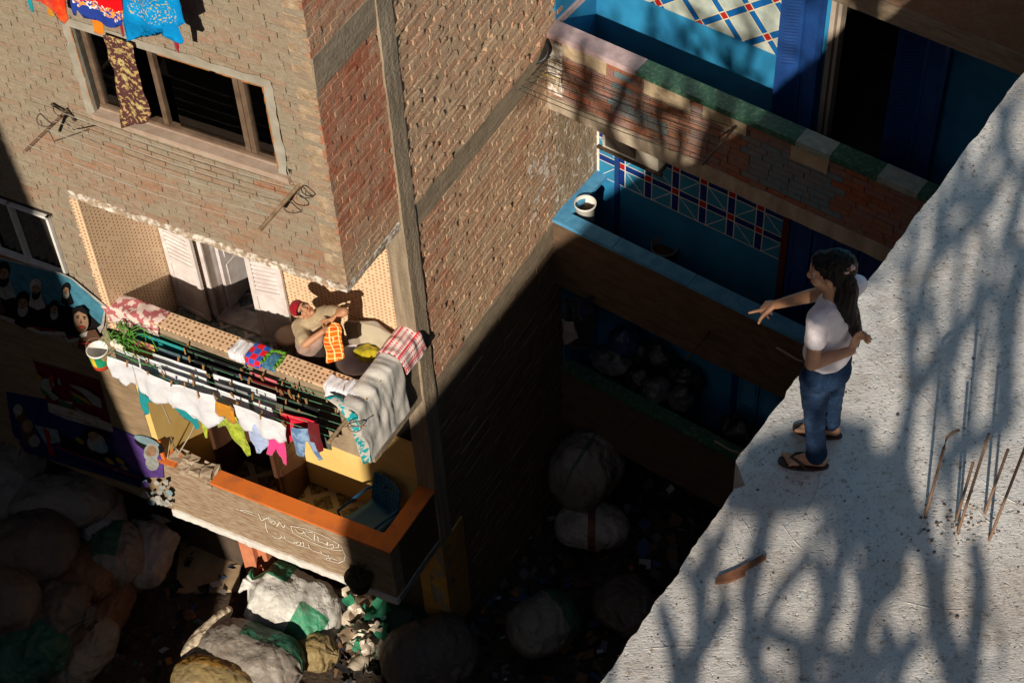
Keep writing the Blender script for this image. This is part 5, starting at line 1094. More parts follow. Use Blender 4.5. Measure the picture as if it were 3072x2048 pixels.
yc = Az(*c6(1810, 440), FL1 + .62); o = lump('cloth_bundle', [('e', (yc[0], yc[1], yc[2] - .02), (.13, .11, .08)), ('e', (yc[0] + .06, yc[1] + .03, yc[2] + .0), (.07, .08, .06))], clothmat('mustard_yellow', (.45, .36, .02), (.30, .25, .01), 12), None, .015, 2, .02, 14, WA); solo(o); tag(o, 'mustard yellow wet cloth heaped in the wash tub', 'cloth')
# blue chair on the lower balcony
bl = pl('blue_plastic', (.008, .10, .25), .5)
lp = Az(852, 1185, FL2 + .42); sc_ = V(-.62, .50, FL2); bc2 = thing('plastic_chair', 'blue plastic chair with a slotted back on the lower balcony', 'chair', WA(sc_))
e_u = V(math.cos(rad(-20)), math.sin(rad(-20)), 0); e_v = V(-e_u[1], e_u[0], 0)
def cp(a, b, z): return sc_ + e_u * a + e_v * b + V(0, 0, z)
mb = MB(); rows = [[cp(.24 * x * (1 - .12 * t), -.25 + .5 * t, .41 - .03 * math.sin(PI * t) + .03 * x * x) for x in np.linspace(-1, 1, 7)] for t in np.linspace(0, 1, 8)]; mb.grid(rows); o = mb.build('seat', bl, bc2, WA); o.modifiers.new('t', 'SOLIDIFY').thickness = .018
mb = MB()
bk_ = lambda x, t: cp(.22 * x * (1 + .06 * t - .25 * max(0, t - .8)), .25 + .1 * t - .04 * x * x, .42 + .46 * t)
g_ = [bk_(x, t) for x in (0,) for t in (0,)]
for i in range(8):
    for j in range(8):
        if i in (5,) and j in (3, 4): continue
        mb.face([bk_(-1 + .25 * j, i / 8), bk_(-.75 + .25 * j, i / 8), bk_(-.75 + .25 * j, (i + 1) / 8), bk_(-1 + .25 * j, (i + 1) / 8)], sm=True)
o = mb.build('backrest', bl, bc2, WA); o.modifiers.new('t', 'SOLIDIFY').thickness = .018
for sx_, sy_ in ((-1, -1), (1, -1), (1, 1), (-1, 1)): mb = MB(); mb.tube([cp(.2 * sx_, .2 * sy_, .41), cp(.24 * sx_, .24 * sy_, .004)], [.028, .02], 6); mb.build('leg', bl, bc2, WA)
for sx_ in (-1, 1): mb = MB(); mb.tube([cp(.24 * sx_, -.2, .4), cp(.25 * sx_, -.22, .6), cp(.25 * sx_, .2, .64), cp(.22 * sx_, .29, .62)], .018, 6); mb.build('armrest', bl, bc2, WA)
pp_ = A(825, 1335, -.12); ph = thing('plant_pot', 'dark pot with a dry plant hung below the orange topped balcony', 'plant pot', WA(pp_ - V(0, 0, .12)))
mb = MB(); mb.lathe(pp_, [(.001, -.12), (.11, -.12), (.15, .1), (.16, .1), (.16, .12), (.14, .11), (.001, .07)], 18); mb.build('pot', simple('dark_clay', (.03, .035, .02)), ph, WA)
mb = MB()
for k in range(26): an = RND.uniform(0, 6.28); l = RND.uniform(.08, .2); mb.tube([pp_ + V(.03 * math.cos(an), .03 * math.sin(an), .08), pp_ + V(l * .5 * math.cos(an), l * .5 * math.sin(an), .08 + l), pp_ + V(l * math.cos(an), l * math.sin(an), .06 + l * .8)], [.006, .005, .002], 4)
mb.build('stems', simple('dry_stem', (.07, .06, .03), (.12, .04, .03), 9), ph, WA)

# ================================================================ things on the blue balconies
# air conditioner under the top balcony
p0, p1 = B(1384, 342, .5), B(1511, 405, .5); ac = thing('air_conditioner', 'beige air conditioner on an iron bracket under the brick balcony', 'air conditioner', WB((p0[0], .6, p1[2])))
u0, u1, z1 = p0[0], p1[0], p0[2] + .52; z0 = z1 - .48; acm = pl('beige_enamel', (.58, .54, .46)); mb = MB(); mb.box(u0, u1, .5, .8, z0, z1, 0); mb.build('casing', acm, ac, WB)
mb = MB(); cu_ = u0 + .24
for k in range(22): mb.box(u0 + .04, u0 + .44, .488, .499, z0 + .04 + k * .016, z0 + .046 + k * .016)
mb.build('grille', simple('dark_grille', (.16, .13, .11)), ac, WB)
mb = MB(); mb.lathe((cu_, .497, (z0 + z1) / 2), [(.001, 0), (.15, 0), (.15, .004), (.001, .004)], 24, 0, (0, -1, 0)); mb.build('fan_shroud', simple('fan_black', (.05, .04, .035)), ac, WB)
mb = MB(); mb.box(u0 - .06, u1 + .06, .47, .51, z0 - .035, z0 - .002); mb.box(u0 - .02, u0 + .02, .47, .92, z0 - .04, z0 - .004); mb.box(u1 - .02, u1 + .02, .47, .92, z0 - .04, z0 - .004); mb.build('bracket', dark_metal, ac, WB)
def pail(c, r, h, m, label, fill):
    t = thing('bucket', label, 'bucket', WB(c)); mb = MB(); mb.lathe(c, [(.001, 0), (r * .78, 0), (r * .8, .01), (r * .97, h * .9), (r * 1.04, h * .92), (r * 1.04, h), (r * .95, h), (r * .8, h * .2), (.001, h * .2)], 24); mb.build('pail', m, t, WB)
    mb = MB(); mb.lathe(c, [(.001, h * .72), (r * .6, h * .7), (r * .9, h * .66)], 18); mb.build('soil', simple('dry_soil', (.10, .065, .04), (.04, .028, .02), 30, bump=(40, 1, .02)), t, WB)
q = Bz(1342, 468, -7.9); pail((q[0], q[1] + .02, -8.22), .125, .32, pl('white_plastic', (.66, .64, .60)), 'white bucket of soil in the corner of the blue balcony', 0)
q = Bz(1527, 560, -8.55); pail((q[0], q[1], -8.9), .16, .32, pl('grey_plastic', (.20, .19, .18)), 'grey bucket standing deep in the shade of the blue balcony', 0)
# dish and lines on the brick parapet
dq_ = thing('satellite_dish', 'small dark dish with a white bowl fixed at the brick parapet corner', 'dish', WB((-.15, -.05, -5.75)))
q = B(1236, 118, -.12); mb = MB(); mb.lathe(q, [(.001, .02), (.1, .03), (.15, .07), (.155, .075), (.1, .045), (.001, .03)], 22, 0, (.1, -.6, .7)); mb.build('dish', simple('black_enamel', (.025, .022, .02), rough=.4), dq_, WB)
q2 = B(1217, 133, -.2); mb = MB(); mb.lathe(q2, [(.001, -.05), (.05, -.045), (.085, -.01), (.09, .02), (.08, .02), (.04, -.02), (.001, -.03)], 18, 0, (-.2, -.5, .85)); mb.build('bowl', white_paint, dq_, WB)
mb = MB(); mb.tube([B(1200, 195, -.05), q + V(0, .03, 0), B(1265, 118, 0)], .012, 6); mb.build('arm', dark_metal, dq_, WB)
r3 = thing('balcony_lines', 'thin washing lines strung on iron arms across the brick parapet', 'clothes line', WB((1, -.2, -5.8)))
la, lb = B(1262, 130, -.02), B(1690, 290, -.02)
for p, z_ in ((la, 0), (lb, 0)): mb = MB(); mb.tube([p + V(0, .03, 0), p + V(0, -.62, -.02)], .013, 6); mb.build('arm', dark_metal, r3, WB)
for v in (-.04, -.14, -.24, -.34, -.44, -.54, -.6): mb = MB(); p, q = la + V(0, v, .01), lb + V(0, v, .01); mb.tube([p + (q - p) * t - V(0, 0, .03 * math.sin(PI * t)) for t in np.linspace(0, 1, 11)], .0042, 5); mb.build('washing_line', rope_dark, r3, WB)
q = B(1268, 150, -.1); mb = MB(); mb.tube([q + V(-.12, 0, -.06), q + V(-.1, -.02, -.16), q + V(.12, -.04, -.1), q + V(.12, -.06, -.2)], .007, 5); mb.build('bent_wire', simple('yellow_wire', (.42, .30, .06)), r3, WB)
for px, sd in (((1245, 560), 1), ((1615, 765), 2)):
    q = B(*px, -.05); t = thing('wire_bracket', ('iron bracket with a coiled wire at the left end of the plain brown parapet', 'iron bracket with a hanging wire ring near the right end of the brown parapet')[sd - 1], 'bracket', WB(q)); mb = MB(); mb.tube([q + V(.07 * math.cos(a_t), -.02, .07 * math.sin(a_t)) for a_t in np.linspace(0, 6.6, 22)], .006, 5); mb.build('coil', dark_metal, t, WB)
    mb = MB(); mb.tube([q + V(.05, .06, .02), q + V(.05, -.45, .0)], .012, 6); mb.build('arm', dark_metal, t, WB)
for k, (px, L_) in enumerate((((1800, 800), .3), ((1655, 1012), .25))):
    q = B(*px, -.02); mb = MB(); mb.tube([q + V(-L_ * .2, -.05, .02), q + V(0, -.06, .03), q + V(L_ * .6, -.02, -.05), q + V(L_, .03, -.08)], .013, 6); o = mb.build('cable', simple('pale_cable', (.42, .33, .28)), None, WB); solo(o); tag(o, ('pale cable end sticking out over the brown parapet below the girl', 'pale cable end sticking out over the green coping')[k], 'cable')
# bags and clothes crammed on the lowest balcony
bag = [simple('black_polythene', (.012, .012, .015), (.03, .03, .035), 8, rough=.18, spec=.7, bump=(16, .8, .03)), simple('blue_polythene', (.008, .03, .10), (.02, .06, .16), 8, rough=.2, spec=.7, bump=(16, .8, .03)), simple('grey_polythene', (.06, .065, .075), (.11, .11, .12), 8, rough=.2, spec=.6, bump=(16, .8, .03))]
BG = 'plastic bags heaped on the lowest balcony'
for k, (x, y, z_, r, m, lab) in enumerate(((1432, 785, -10.25, (.2, .18, .22), 1, 'shiny blue plastic bag on top of the bag heap on the low balcony'), (1385, 850, -10.5, (.3, .2, .18), 2, 'long grey plastic bag at the left of the heap on the low balcony'), (1500, 820, -10.45, (.34, .2, .24), 0, 'big black plastic bag behind the others on the low balcony'), (1445, 900, -10.55, (.22, .2, .18), 0, 'black plastic bag by the green coping, left of the ribbed bag'), (1500, 900, -10.6, (.2, .2, .17), 2, 'ribbed grey plastic bag against the green coping'), (1565, 915, -10.6, (.16, .14, .2), 2, 'pale upright plastic bag at the right of the heap'), (1570, 860, -10.6, (.3, .2, .2), 0, 'flat black plastic bag at the right of the heap'), (1700, 990, -10.75, (.28, .2, .2), 0, 'lone black plastic bag beside the roof edge'))):
    q = Bz(x, y, z_); q[1] = min(.7, max(.36, q[1])); o = lump('plastic_bag', [('e', tuple(q), r), ('e', (q[0] + .05, q[1], q[2] + r[2] * .7), (r[0] * .4, r[1] * .4, r[2] * .5))], bag[m], None, .03, 2, .05, 6, WB); solo(o); tag(o, lab, 'plastic bag', BG)
for k, (pts, m, lab, v) in enumerate((([(1295, 690), (1362, 680), (1365, 740), (1355, 800), (1300, 790)], blackc, 'dark coat hanging at the left end of the lowest blue balcony', -.04), ([(1288, 735), (1318, 738), (1330, 775), (1305, 785), (1290, 770)], clothmat('dusty_white_cloth', (.42, .36, .33)), 'crumpled white cloth hanging on the dark coat', -.1), ([(1330, 690), (1358, 690), (1352, 735), (1332, 735)], navyc, 'navy cloth hanging over the dark coat', -.09))):
    q = [B(x, y, v) for x, y in pts]; o = cloth('coat' if k == 0 else 'cloth', [(p[0], p[2]) for p in q], m, None, WB, v, .04, 9, k, .06, .02); solo(o); tag(o, lab, 'coat' if k == 0 else 'cloth')
# ================================================================ people
def nrm(v): v = np.array(v, float); return v / np.linalg.norm(v)
def skinmat(name, c):
    t = NT(name); col = t.mix(t.ramp(t.noise(22, 3), .35, .65), c, tuple(x * y for x, y in zip(c, (.9, .82, .78)))); t.bump(t.noise(120, 3), .15, .003)
    return t.done(col, .5, .35, Subsurface_Weight=.08, Subsurface_Radius=(.02, .008, .005))
skin_g = skinmat('skin', (.46, .25, .15)); skin_w = skinmat('tanned_skin', (.48, .25, .14))
hairm = NT('dark_hair'); hairm.bump(hairm.noise(60, 4, stretch=(1.6, 1.6, .12)), .9, .012)
hairm = hairm.done(hairm.mix(hairm.ramp(hairm.noise(40, 3, stretch=(1.6, 1.6, .12)), .4, .7), (.003, .002, .0017), (.011, .005, .003)), .42, .18)
def head_prims(c, up, face, s=1.):
    up = nrm(up); face = nrm(face - up * (np.array(face) @ up)); side = np.cross(face, up); ax = np.array([side, face, up])
    L = lambda a, b, u: tuple(c + s * (a * side + b * face + u * up))
    P = [('e', L(0, -.012, .018), (.073 * s, .092 * s, .094 * s), ax), ('e', L(0, .026, -.04), (.058 * s, .062 * s, .074 * s), ax), ('e', L(0, .058, -.098), (.026 * s, .024 * s, .02 * s), ax),
         ('c', L(0, .083, .012), .010 * s, L(0, .103, -.028), .0135 * s), ('e', L(0, .098, -.034), (.018 * s, .012 * s, .009 * s), ax), ('e', L(0, .072, .03), (.055 * s, .022 * s, .02 * s), ax)]
    for q in (-1, 1): P += [('e', L(q * .036, .062, -.03), (.027 * s, .026 * s, .03 * s), ax), ('e', L(q * .074, -.005, -.012), (.011 * s, .02 * s, .032 * s), ax)]
    P += [('e', L(0, .085, -.062), (.022 * s, .012 * s, .008 * s), ax), ('c', L(0, -.02, -.06), .05 * s, L(0, -.035, -.14), .05 * s)]
    return P, L, ax
def features(L, ax, s, parent, brow=(.03, .018, .012), lip=(.36, .10, .08)):
    em_ = simple('eye_white', (.62, .56, .50), rough=.3); ir = simple('iris', (.02, .012, .008), rough=.2); bm_ = simple('brow_hair', brow); lm = simple('lip', lip, rough=.45)
    for q in (-1, 1):
        mb = MB(); mb.ell(L(q * .031, .073, .0), (.014 * s, .008 * s, .006 * s), 6, 0, ax); mb.ell(L(q * .031, .080, .0), (.0065 * s, .003 * s, .0055 * s), 6, 1, ax); mb.build('eye', [em_, ir], parent)
        mb = MB(); mb.tube([L(q * .012, .093, .019), L(q * .03, .09, .025), L(q * .05, .076, .02)], [.0025 * s, .0032 * s, .002 * s], 6); mb.build('eyebrow', bm_, parent)
    mb = MB(); mb.ell(L(0, .092, -.059), (.023 * s, .006 * s, .004 * s), 6, 0, ax); mb.ell(L(0, .091, -.068), (.019 * s, .007 * s, .005 * s), 6, 0, ax); mb.build('mouth', lm, parent)
def hand_prims(w, d, n, curls, s=1., flip=1, spread=.1):
    """wrist w, direction d, n = where the palm faces, curls for thumb + four fingers (0 straight .. 1 closed)"""
    d = nrm(d); n = nrm(n - d * (np.array(n) @ d)); t = np.cross(n, d) * flip; P = []
    L = (.078, .086, .08, .064)
    P.append(('e', tuple(w + d * .045 * s), (.036 * s, .044 * s, .014 * s), np.array([t, d, n])))
    for i in range(4):
        off = (1.5 - i) * .0185 * s; k = w + d * (.083 - .004 * abs(i - 1)) * s + t * off
        P.append(('c', tuple(w + d * .02 * s + t * off * .6), .013 * s, tuple(k), .0098 * s)); c = curls[i + 1]; dd = nrm(d + t * (1.5 - i) * spread); p = k
        for q, (fr, an) in enumerate(((.45, 65), (.32, 85), (.23, 45))):
            a_n = rad(an * c); dd = nrm(dd * math.cos(a_n) + nrm(n - dd * (n @ dd)) * math.sin(a_n)); e = p + dd * L[i] * fr * s * 1.02
            P.append(('c', tuple(p), (.0092 - .0009 * q) * s, tuple(e), (.0084 - .0010 * q) * s)); p = e
    b = w + d * .018 * s + t * .024 * s; dd = nrm(d * .75 + t * .75 + n * .15)
    for fr, r0, r1, a_ in ((.045, .0135, .0105, 0), (.034, .0105, .0092, 25), (.027, .0092, .0078, 30)):
        a_n = rad(a_ * curls[0]); dd = nrm(dd * math.cos(a_n) + (n * .6 - t * .6) * math.sin(a_n)); e = b + dd * fr * s; P.append(('c', tuple(b), r0 * s, tuple(e), r1 * s)); b = e
    return P
# ---------------------------------------------------------------- girl on the roof
g = lambda x, y, z: onz(1684.3 + .3661 * x, 535.9 + .3661 * y, z)
girl = thing('person', 'girl in white T-shirt and jeans pointing down from the roof edge, hand behind her back', 'person', (1.43, 5.22, 0))
shL, shR = V(1.322, 5.105, 1.165), V(1.515, 5.30, 1.145); elR, wrR = V(1.345, 5.405, .97), V(1.215, 5.475, .845); tip = V(1.125, 5.53, .77)
elL, wrL = V(1.308, 5.045, .935), V(1.484, 5.083, .962)
lat = nrm(shR - shL); lat[2] = 0; bf = nrm(np.cross(V(0, 0, 1), lat)); axT = np.array([lat, bf, V(0, 0, 1)])
hipc = V(1.415, 5.20, .75); hL, hR = V(1.362, 5.15, .73), V(1.468, 5.255, .73)
kL, kR, aL, aR = V(1.385, 5.175, .40), V(1.48, 5.275, .40), V(1.42, 5.165, .085), V(1.515, 5.345, .085)
hc = V(1.376, 5.222, 1.334); up = nrm(V(-.16, .06, 1)); fc_ = nrm(V(-.93, .26, -.2))
hp, HL, hax = head_prims(hc, up, fc_, .88)
nb = V(1.405, 5.20, 1.20)
P = hp + [('c', tuple(nb), .052, tuple(hc + V(.015, -.005, -.05)), .048), ('c', tuple(shL), .033, tuple(elL), .033), ('c', tuple(elL), .033, tuple(wrL), .021), ('c', tuple(shR), .033, tuple(elR), .032), ('c', tuple(elR), .032, tuple(wrR), .021),
          ('e', (1.42, 5.205, 1.03), (.095, .06, .14), axT), ('e', tuple(hipc), (.11, .07, .09), axT), ('c', tuple(shL), .03, tuple(shR), .03), ('c', tuple(hL), .05, tuple(kL), .04), ('c', tuple(kL), .04, tuple(aL), .028), ('c', tuple(hR), .05, tuple(kR), .04), ('c', tuple(kR), .04, tuple(aR), .028)]
pd = nrm(tip - wrR)
P += hand_prims(wrR, pd, V(-.1, .1, -1), (.9, .03, .85, .95, 1.), .92, -1, .02)
P += hand_prims(wrL, nrm(V(.42, .62, .42)), nrm(V(.7, -.68, .1)), (.8, .75, .85, .9, .95), .88, 1, .03)
for an, fd in ((aL, nrm(V(-.975, .22, 0))), (aR, nrm(V(-.95, .3, 0)))):
    fl2 = V(-fd[1], fd[0], 0); z0 = .022; base = V(an[0], an[1], 0)
    P += [('c', tuple(an), .029, tuple(base - fd * .028 + V(0, 0, .045)), .027), ('c', tuple(base - fd * .025 + V(0, 0, .043)), .026, tuple(base + fd * .09 + V(0, 0, .036)), .024), ('e', tuple(base + fd * .095 + V(0, 0, .032)), (.04, .036, .016), np.array([fd, fl2, V(0, 0, 1)])), ('c', tuple(an + V(0, 0, .0)), .03, tuple(base + fd * .07 + V(0, 0, .05)), .02)]
    for i in range(5): o_ = fl2 * (.026 - .0135 * i) * (1 if an is aL else -1) * -1; P.append(('c', tuple(base + fd * .115 + o_ + V(0, 0, .03)), .0095 if i else .012, tuple(base + fd * (.155 - .009 * i) + o_ * 1.12 + V(0, 0, .026)), .0075 if i else .011))
body = lump('body', P, skin_g, girl, .0048, 2); features(HL, hax, .88, girl)
tee = clothmat('white_jersey', (.76, .71, .75), (.70, .65, .69), 6)
axH = np.array([nrm(lat * .8 + V(.1, .3, 0)), bf, V(0, 0, 1)])
wear = [('e', (1.42, 5.205, 1.06), (.128, .088, .14), axT), ('e', (1.415, 5.203, .93), (.115, .086, .14), axT), ('e', (1.415, 5.20, .835), (.128, .104, .085), axT), ('c', tuple(shL + V(.0, .0, -.005)), .053, tuple(shR), .053), ('c', tuple(shL), .050, tuple(shL + (elL - shL) * .46), .050), ('c', tuple(shR), .049, tuple(shR + (elR - shR) * .42), .047), ('c', tuple(nb + V(0, 0, -.055)), .075, tuple(nb + V(0, 0, -.02)), .055)]
def wrinkle(amp, k, cx, zs=1.):
    def f(me):
        for w_ in me.vertices:
            p = w_.co; w_.co = p + w_.normal * amp * (noise.noise(Vector((p.x * k, p.y * k, p.z * k * zs))) + .6 * abs(noise.noise(Vector((p.x * k * 1.7 + 5, p.y * k * 1.7, p.z * k * 2.2 * zs)))))
    return f
lump('tshirt', wear, tee, girl, .0075, 3, tagf=wrinkle(.009, 15, 0))
jt = NT('faded_jeans'); jo = jt.co(); jf = jt.ramp(jt.noise(5.5, 3), .5, .68)
jcol = jt.mix(jt.math('MULTIPLY', jf, .8), (.005, .016, .045), (.045, .085, .165)); jcol = jt.mix(jt.math('MULTIPLY', jt.ramp(jt.noise(140, 2), .4, .6), .3), jcol, (.03, .06, .12)); jt.bump(jt.math('ADD', jt.noise(60, 3), jt.noise(300, 2)), .3, .006); jt = jt.done(jcol, .9, .15)
P = [('e', tuple(hipc + V(0, 0, -.0)), (.122, .102, .085), axT), ('e', tuple(hipc + V(.018, -.022, -.04)), (.105, .088, .08), axT), ('c', tuple(hL + V(0, 0, -.02)), .076, tuple(kL), .052), ('c', tuple(kL), .052, tuple(aL + V(0, 0, .015)), .045), ('c', tuple(hR + V(0, 0, -.02)), .076, tuple(kR), .052), ('c', tuple(kR), .052, tuple(aR + V(0, 0, .015)), .045), ('c', tuple(aL + V(0, 0, .06)), .048, tuple(aL + V(0, 0, .005)), .05)]
jn_ = lump('jeans', P, jt, girl, .0085, 3, tagf=wrinkle(.008, 14, 0, 1.8))
mb = MB(); bt = [V(*(hipc + lat * .123 * math.cos(t) + bf * .103 * math.sin(t) + V(0, 0, .055 + .01 * math.sin(t)))) for t in np.linspace(0, 2 * PI, 30)]; mb.tube(bt, .012, 6); mb.build('waistband', jt, jn_)
# hair with ponytail and scrunchie
sc0 = g(688, 222, 1.345) + V(0, -.035, .04)
HP = [('e', HL(0, -.040, .034), (.077, .086, .085), hax), ('e', HL(0, -.045, .01), (.074, .066, .07), hax), ('e', HL(0, .032, .074), (.058, .046, .034), hax), ('e', HL(.05, -.022, .036), (.026, .042, .042), hax), ('e', HL(-.05, -.022, .036), (.026, .042, .042), hax), ('c', HL(0, -.07, .03), .05, tuple(sc0), .026)]
pt = [sc0, g(715, 270, 1.33), g(725, 350, 1.27), g(712, 430, 1.19), g(735, 520, 1.09), g(757, 600, .985), g(764, 690, .88)]
pt = [sc0] + [p + V(.0, -.035, .03) for p in pt[1:]]
rs = [.02, .028, .034, .036, .033, .026, .01]
for i in range(len(pt) - 1): HP.append(('c', tuple(pt[i]), rs[i], tuple(pt[i + 1]), rs[i + 1]))
HP += [('c', tuple(pt[1] + V(-.02, 0, 0)), .02, tuple(g(650, 420, 1.2) + V(0, -.03, .03)), .022), ('c', tuple(g(650, 420, 1.2) + V(0, -.03, .03)), .022, tuple(g(700, 520, 1.1) + V(0, -.03, .03)), .02), ('c', tuple(g(700, 520, 1.1) + V(0, -.03, .03)), .02, tuple(g(725, 620, .98) + V(0, -.03, .03)), .008)]
def strands(me):
    for w_ in me.vertices:
        p = w_.co; w_.co = p + w_.normal * .005 * (noise.noise(Vector((p.x * 55, p.y * 55, p.z * 5))) + noise.noise(Vector((p.x * 110, p.y * 110, p.z * 7))))
lump('hair', HP, hairm, girl, .0055, 3, tagf=strands)
scm = simple('patterned_scrunchie', (.55, .36, .30), (.12, .05, .04), 60, lo=.48, hi=.54); ax_ = nrm(pt[1] - sc0 + V(.05, -.02, 0)); x_ = nrm(np.cross(ax_, V(0, 1, 0))); y_ = np.cross(ax_, x_)
mb = MB(); cs = sc0 + V(.012, -.012, .0); mb.tube([cs + .027 * (math.cos(t) * x_ + math.sin(t) * y_) + .006 * math.sin(9 * t) * ax_ for t in np.linspace(0, 2 * PI, 40)], [.013 + .004 * math.sin(i * 1.7) for i in range(40)], 7); mb.build('scrunchie', scm, girl)
ffm = simple('brown_rubber', (.045, .025, .018), rough=.6)
for an, fd in ((aL, nrm(V(-.975, .22, 0))), (aR, nrm(V(-.95, .3, 0)))):
    fl2 = V(-fd[1], fd[0], 0); b = V(an[0], an[1], 0); mb = MB(); top_, bot_ = [], []
    for t in np.linspace(0, 2 * PI, 29)[:-1]:
        a_ = math.cos(t); w_ = .041 + .008 * a_; p = b + fd * (.055 + .122 * a_) + fl2 * w_ * math.sin(t); top_.append(p + V(0, 0, .017)); bot_.append(p + V(0, 0, .001))
    mb.face(top_); mb.face(bot_[::-1])
    for i in range(28): k = (i + 1) % 28; mb.face([bot_[i], bot_[k], top_[k], top_[i]])
    for q in (-1, 1): mb.tube([b + fd * .118 + V(0, 0, .052), b + fd * .095 + fl2 * q * .02 + V(0, 0, .058), b + fd * .06 + fl2 * q * .037 + V(0, 0, .045), b + fd * .035 + fl2 * q * .043 + V(0, 0, .015)], [.006, .007, .007, .006], 6)
    mb.tube([b + fd * .118 + V(0, 0, .052), b + fd * .125 + V(0, 0, .015)], .005, 5); mb.build('flip_flop', ffm, girl)

# ---------------------------------------------------------------- woman on the tiled balcony
c7 = lambda x, y: (.7656 * (820 + x / 3.92), .7656 * (850 + y / 3.92))
W7 = lambda x, y, v: WA(A(*c7(x, y), v))
flr = WA((-.86, .42, FL1)); wo = thing('person', 'woman in red headscarf and beige blouse looking up from the tiled balcony, wringing orange washing', 'person', flr)
hcw = W7(345, 310, .44); toCam = nrm(CAM - hcw); upw = nrm(-270 * right - 105 * down * 1.0 + 40 * toCam); fw_ = nrm(toCam + .42 * right - .05 * down)
hp, HLw, haxw = head_prims(hcw, upw, fw_, 1.02)
nkw = W7(415, 470, .44); sRw, sLw = W7(310, 505, .38), W7(600, 350, .53); eRw, hRw = W7(375, 715, .19), W7(590, 560, .33); eLw, hLw = W7(835, 335, .47), W7(690, 425, .40)
chest = W7(440, 640, .43); waist = W7(470, 850, .43); latw = nrm(sLw - sRw); frw = nrm(np.cross(latw, V(0, 0, 1))); axW = np.array([latw, frw, V(0, 0, 1)])
hipw = V(flr[0], flr[1], FL1 + .72) * .5 + V(waist[0], waist[1], FL1 + .72) * .5
P = hp + [('c', tuple(nkw), .058, tuple(hcw - upw * .05), .05), ('c', tuple(sRw), .055, tuple(eRw), .045), ('c', tuple(eRw), .045, tuple(hRw), .029), ('c', tuple(sLw), .055, tuple(eLw), .045), ('c', tuple(eLw), .045, tuple(hLw), .029),
          ('c', tuple(sRw), .07, tuple(sLw), .07), ('e', tuple(chest), (.15, .10, .2), axW), ('e', tuple(waist), (.15, .11, .2), axW), ('c', tuple(hipw), .12, tuple(hipw + V(0, 0, -.35)), .09)]
for q in (-.09, .09): P += [('c', tuple(hipw + latw * q), .08, tuple(V(flr[0], flr[1], FL1 + .08) + latw * q), .05), ('e', tuple(V(flr[0], flr[1], FL1 + .035) + latw * q + frw * .05), (.045, .11, .035), axW)]
P += hand_prims(hRw, nrm(hLw - hRw + V(.0, 0, .02) + .1 * right), toCam * .2 - V(0, 0, 1), (.6, .7, .8, .8, .8), 1., 1) + hand_prims(hLw, nrm(hRw - hLw - .05 * down - .12 * right), frw - .3 * V(0, 0, 1), (.6, .8, .8, .85, .85), 1., -1)
lump('body', P, skin_w, wo, .0065, 2); features(HLw, haxw, 1.02, wo)
bg = clothmat('beige_blouse', (.42, .33, .21), (.35, .27, .17), 9); mv = clothmat('mauve_blouse', (.36, .24, .21), (.30, .21, .17), 7)
lump('blouse', [('c', tuple(sRw), .085, tuple(sRw + (eRw - sRw) * .75), .075), ('c', tuple(sLw), .082, tuple(sLw + (eLw - sLw) * .62), .07), ('c', tuple(sRw), .085, tuple(sLw), .082), ('e', tuple(chest + V(0, 0, .08)), (.185, .125, .15), axW)], bg, wo, .011, 3, .007, 16)
lump('vest', [('e', tuple(chest + frw * .10 + latw * .075 + V(0, 0, .03)), (.085, .075, .085), axW), ('e', tuple(chest + frw * .10 - latw * .075 + V(0, 0, .03)), (.085, .075, .085), axW), ('e', tuple(chest + frw * .01), (.19, .145, .22), axW), ('e', tuple(waist + frw * .01), (.20, .155, .19), axW), ('e', tuple(waist + V(0, 0, -.16)), (.20, .16, .12), axW)], mv, wo, .012, 3, .008, 14)
lump('skirt', [('c', tuple(hipw), .17, tuple(V(flr[0], flr[1], FL1 + .18)), .2), ('e', tuple(hipw + V(0, 0, .04)), (.185, .15, .16), axW)], simple('dark_brown_skirt', (.03, .018, .014)), wo, .02, 3, .012, 9)
rs_ = clothmat('crimson_scarf', (.34, .01, .02), (.27, .006, .014), 8)
lump('headscarf', [('e', HLw(0, -.022, .055), (.086, .102, .082), haxw), ('e', HLw(0, -.075, .01), (.07, .06, .08), haxw), ('e', HLw(.0, -.12, -.03), (.035, .03, .03), haxw), ('c', HLw(.0, -.12, -.03), .022, HLw(.01, -.13, -.14), .03)], rs_, wo, .009, 3, .004, 20)
lump('hair', [('e', HLw(0, .0, .03), (.077, .086, .082), haxw), ('e', HLw(0, -.02, .0), (.077, .078, .066), haxw)], hairm, wo, .008, 2)
okc = checkmat('orange_check', (.80, .17, .01), (.72, .10, .01), (.85, .66, .28), .07, .16)
pts = [(690, 455), (772, 478), (752, 560), (738, 640), (765, 700), (800, 765), (770, 785), (745, 745), (770, 830), (815, 900), (770, 922), (700, 905), (640, 905), (628, 760), (622, 620), (650, 520)]
v_ = .27; q = [A(*c7(*p), v_) for p in pts]; o = cloth('cloth', [(p[0], p[2]) for p in q], okc, None, WA, v_, .03, 16, 1, .04, .006); solo(o); tag(o, 'orange and yellow checked cloth held in the hands of the woman in red headscarf', 'cloth')
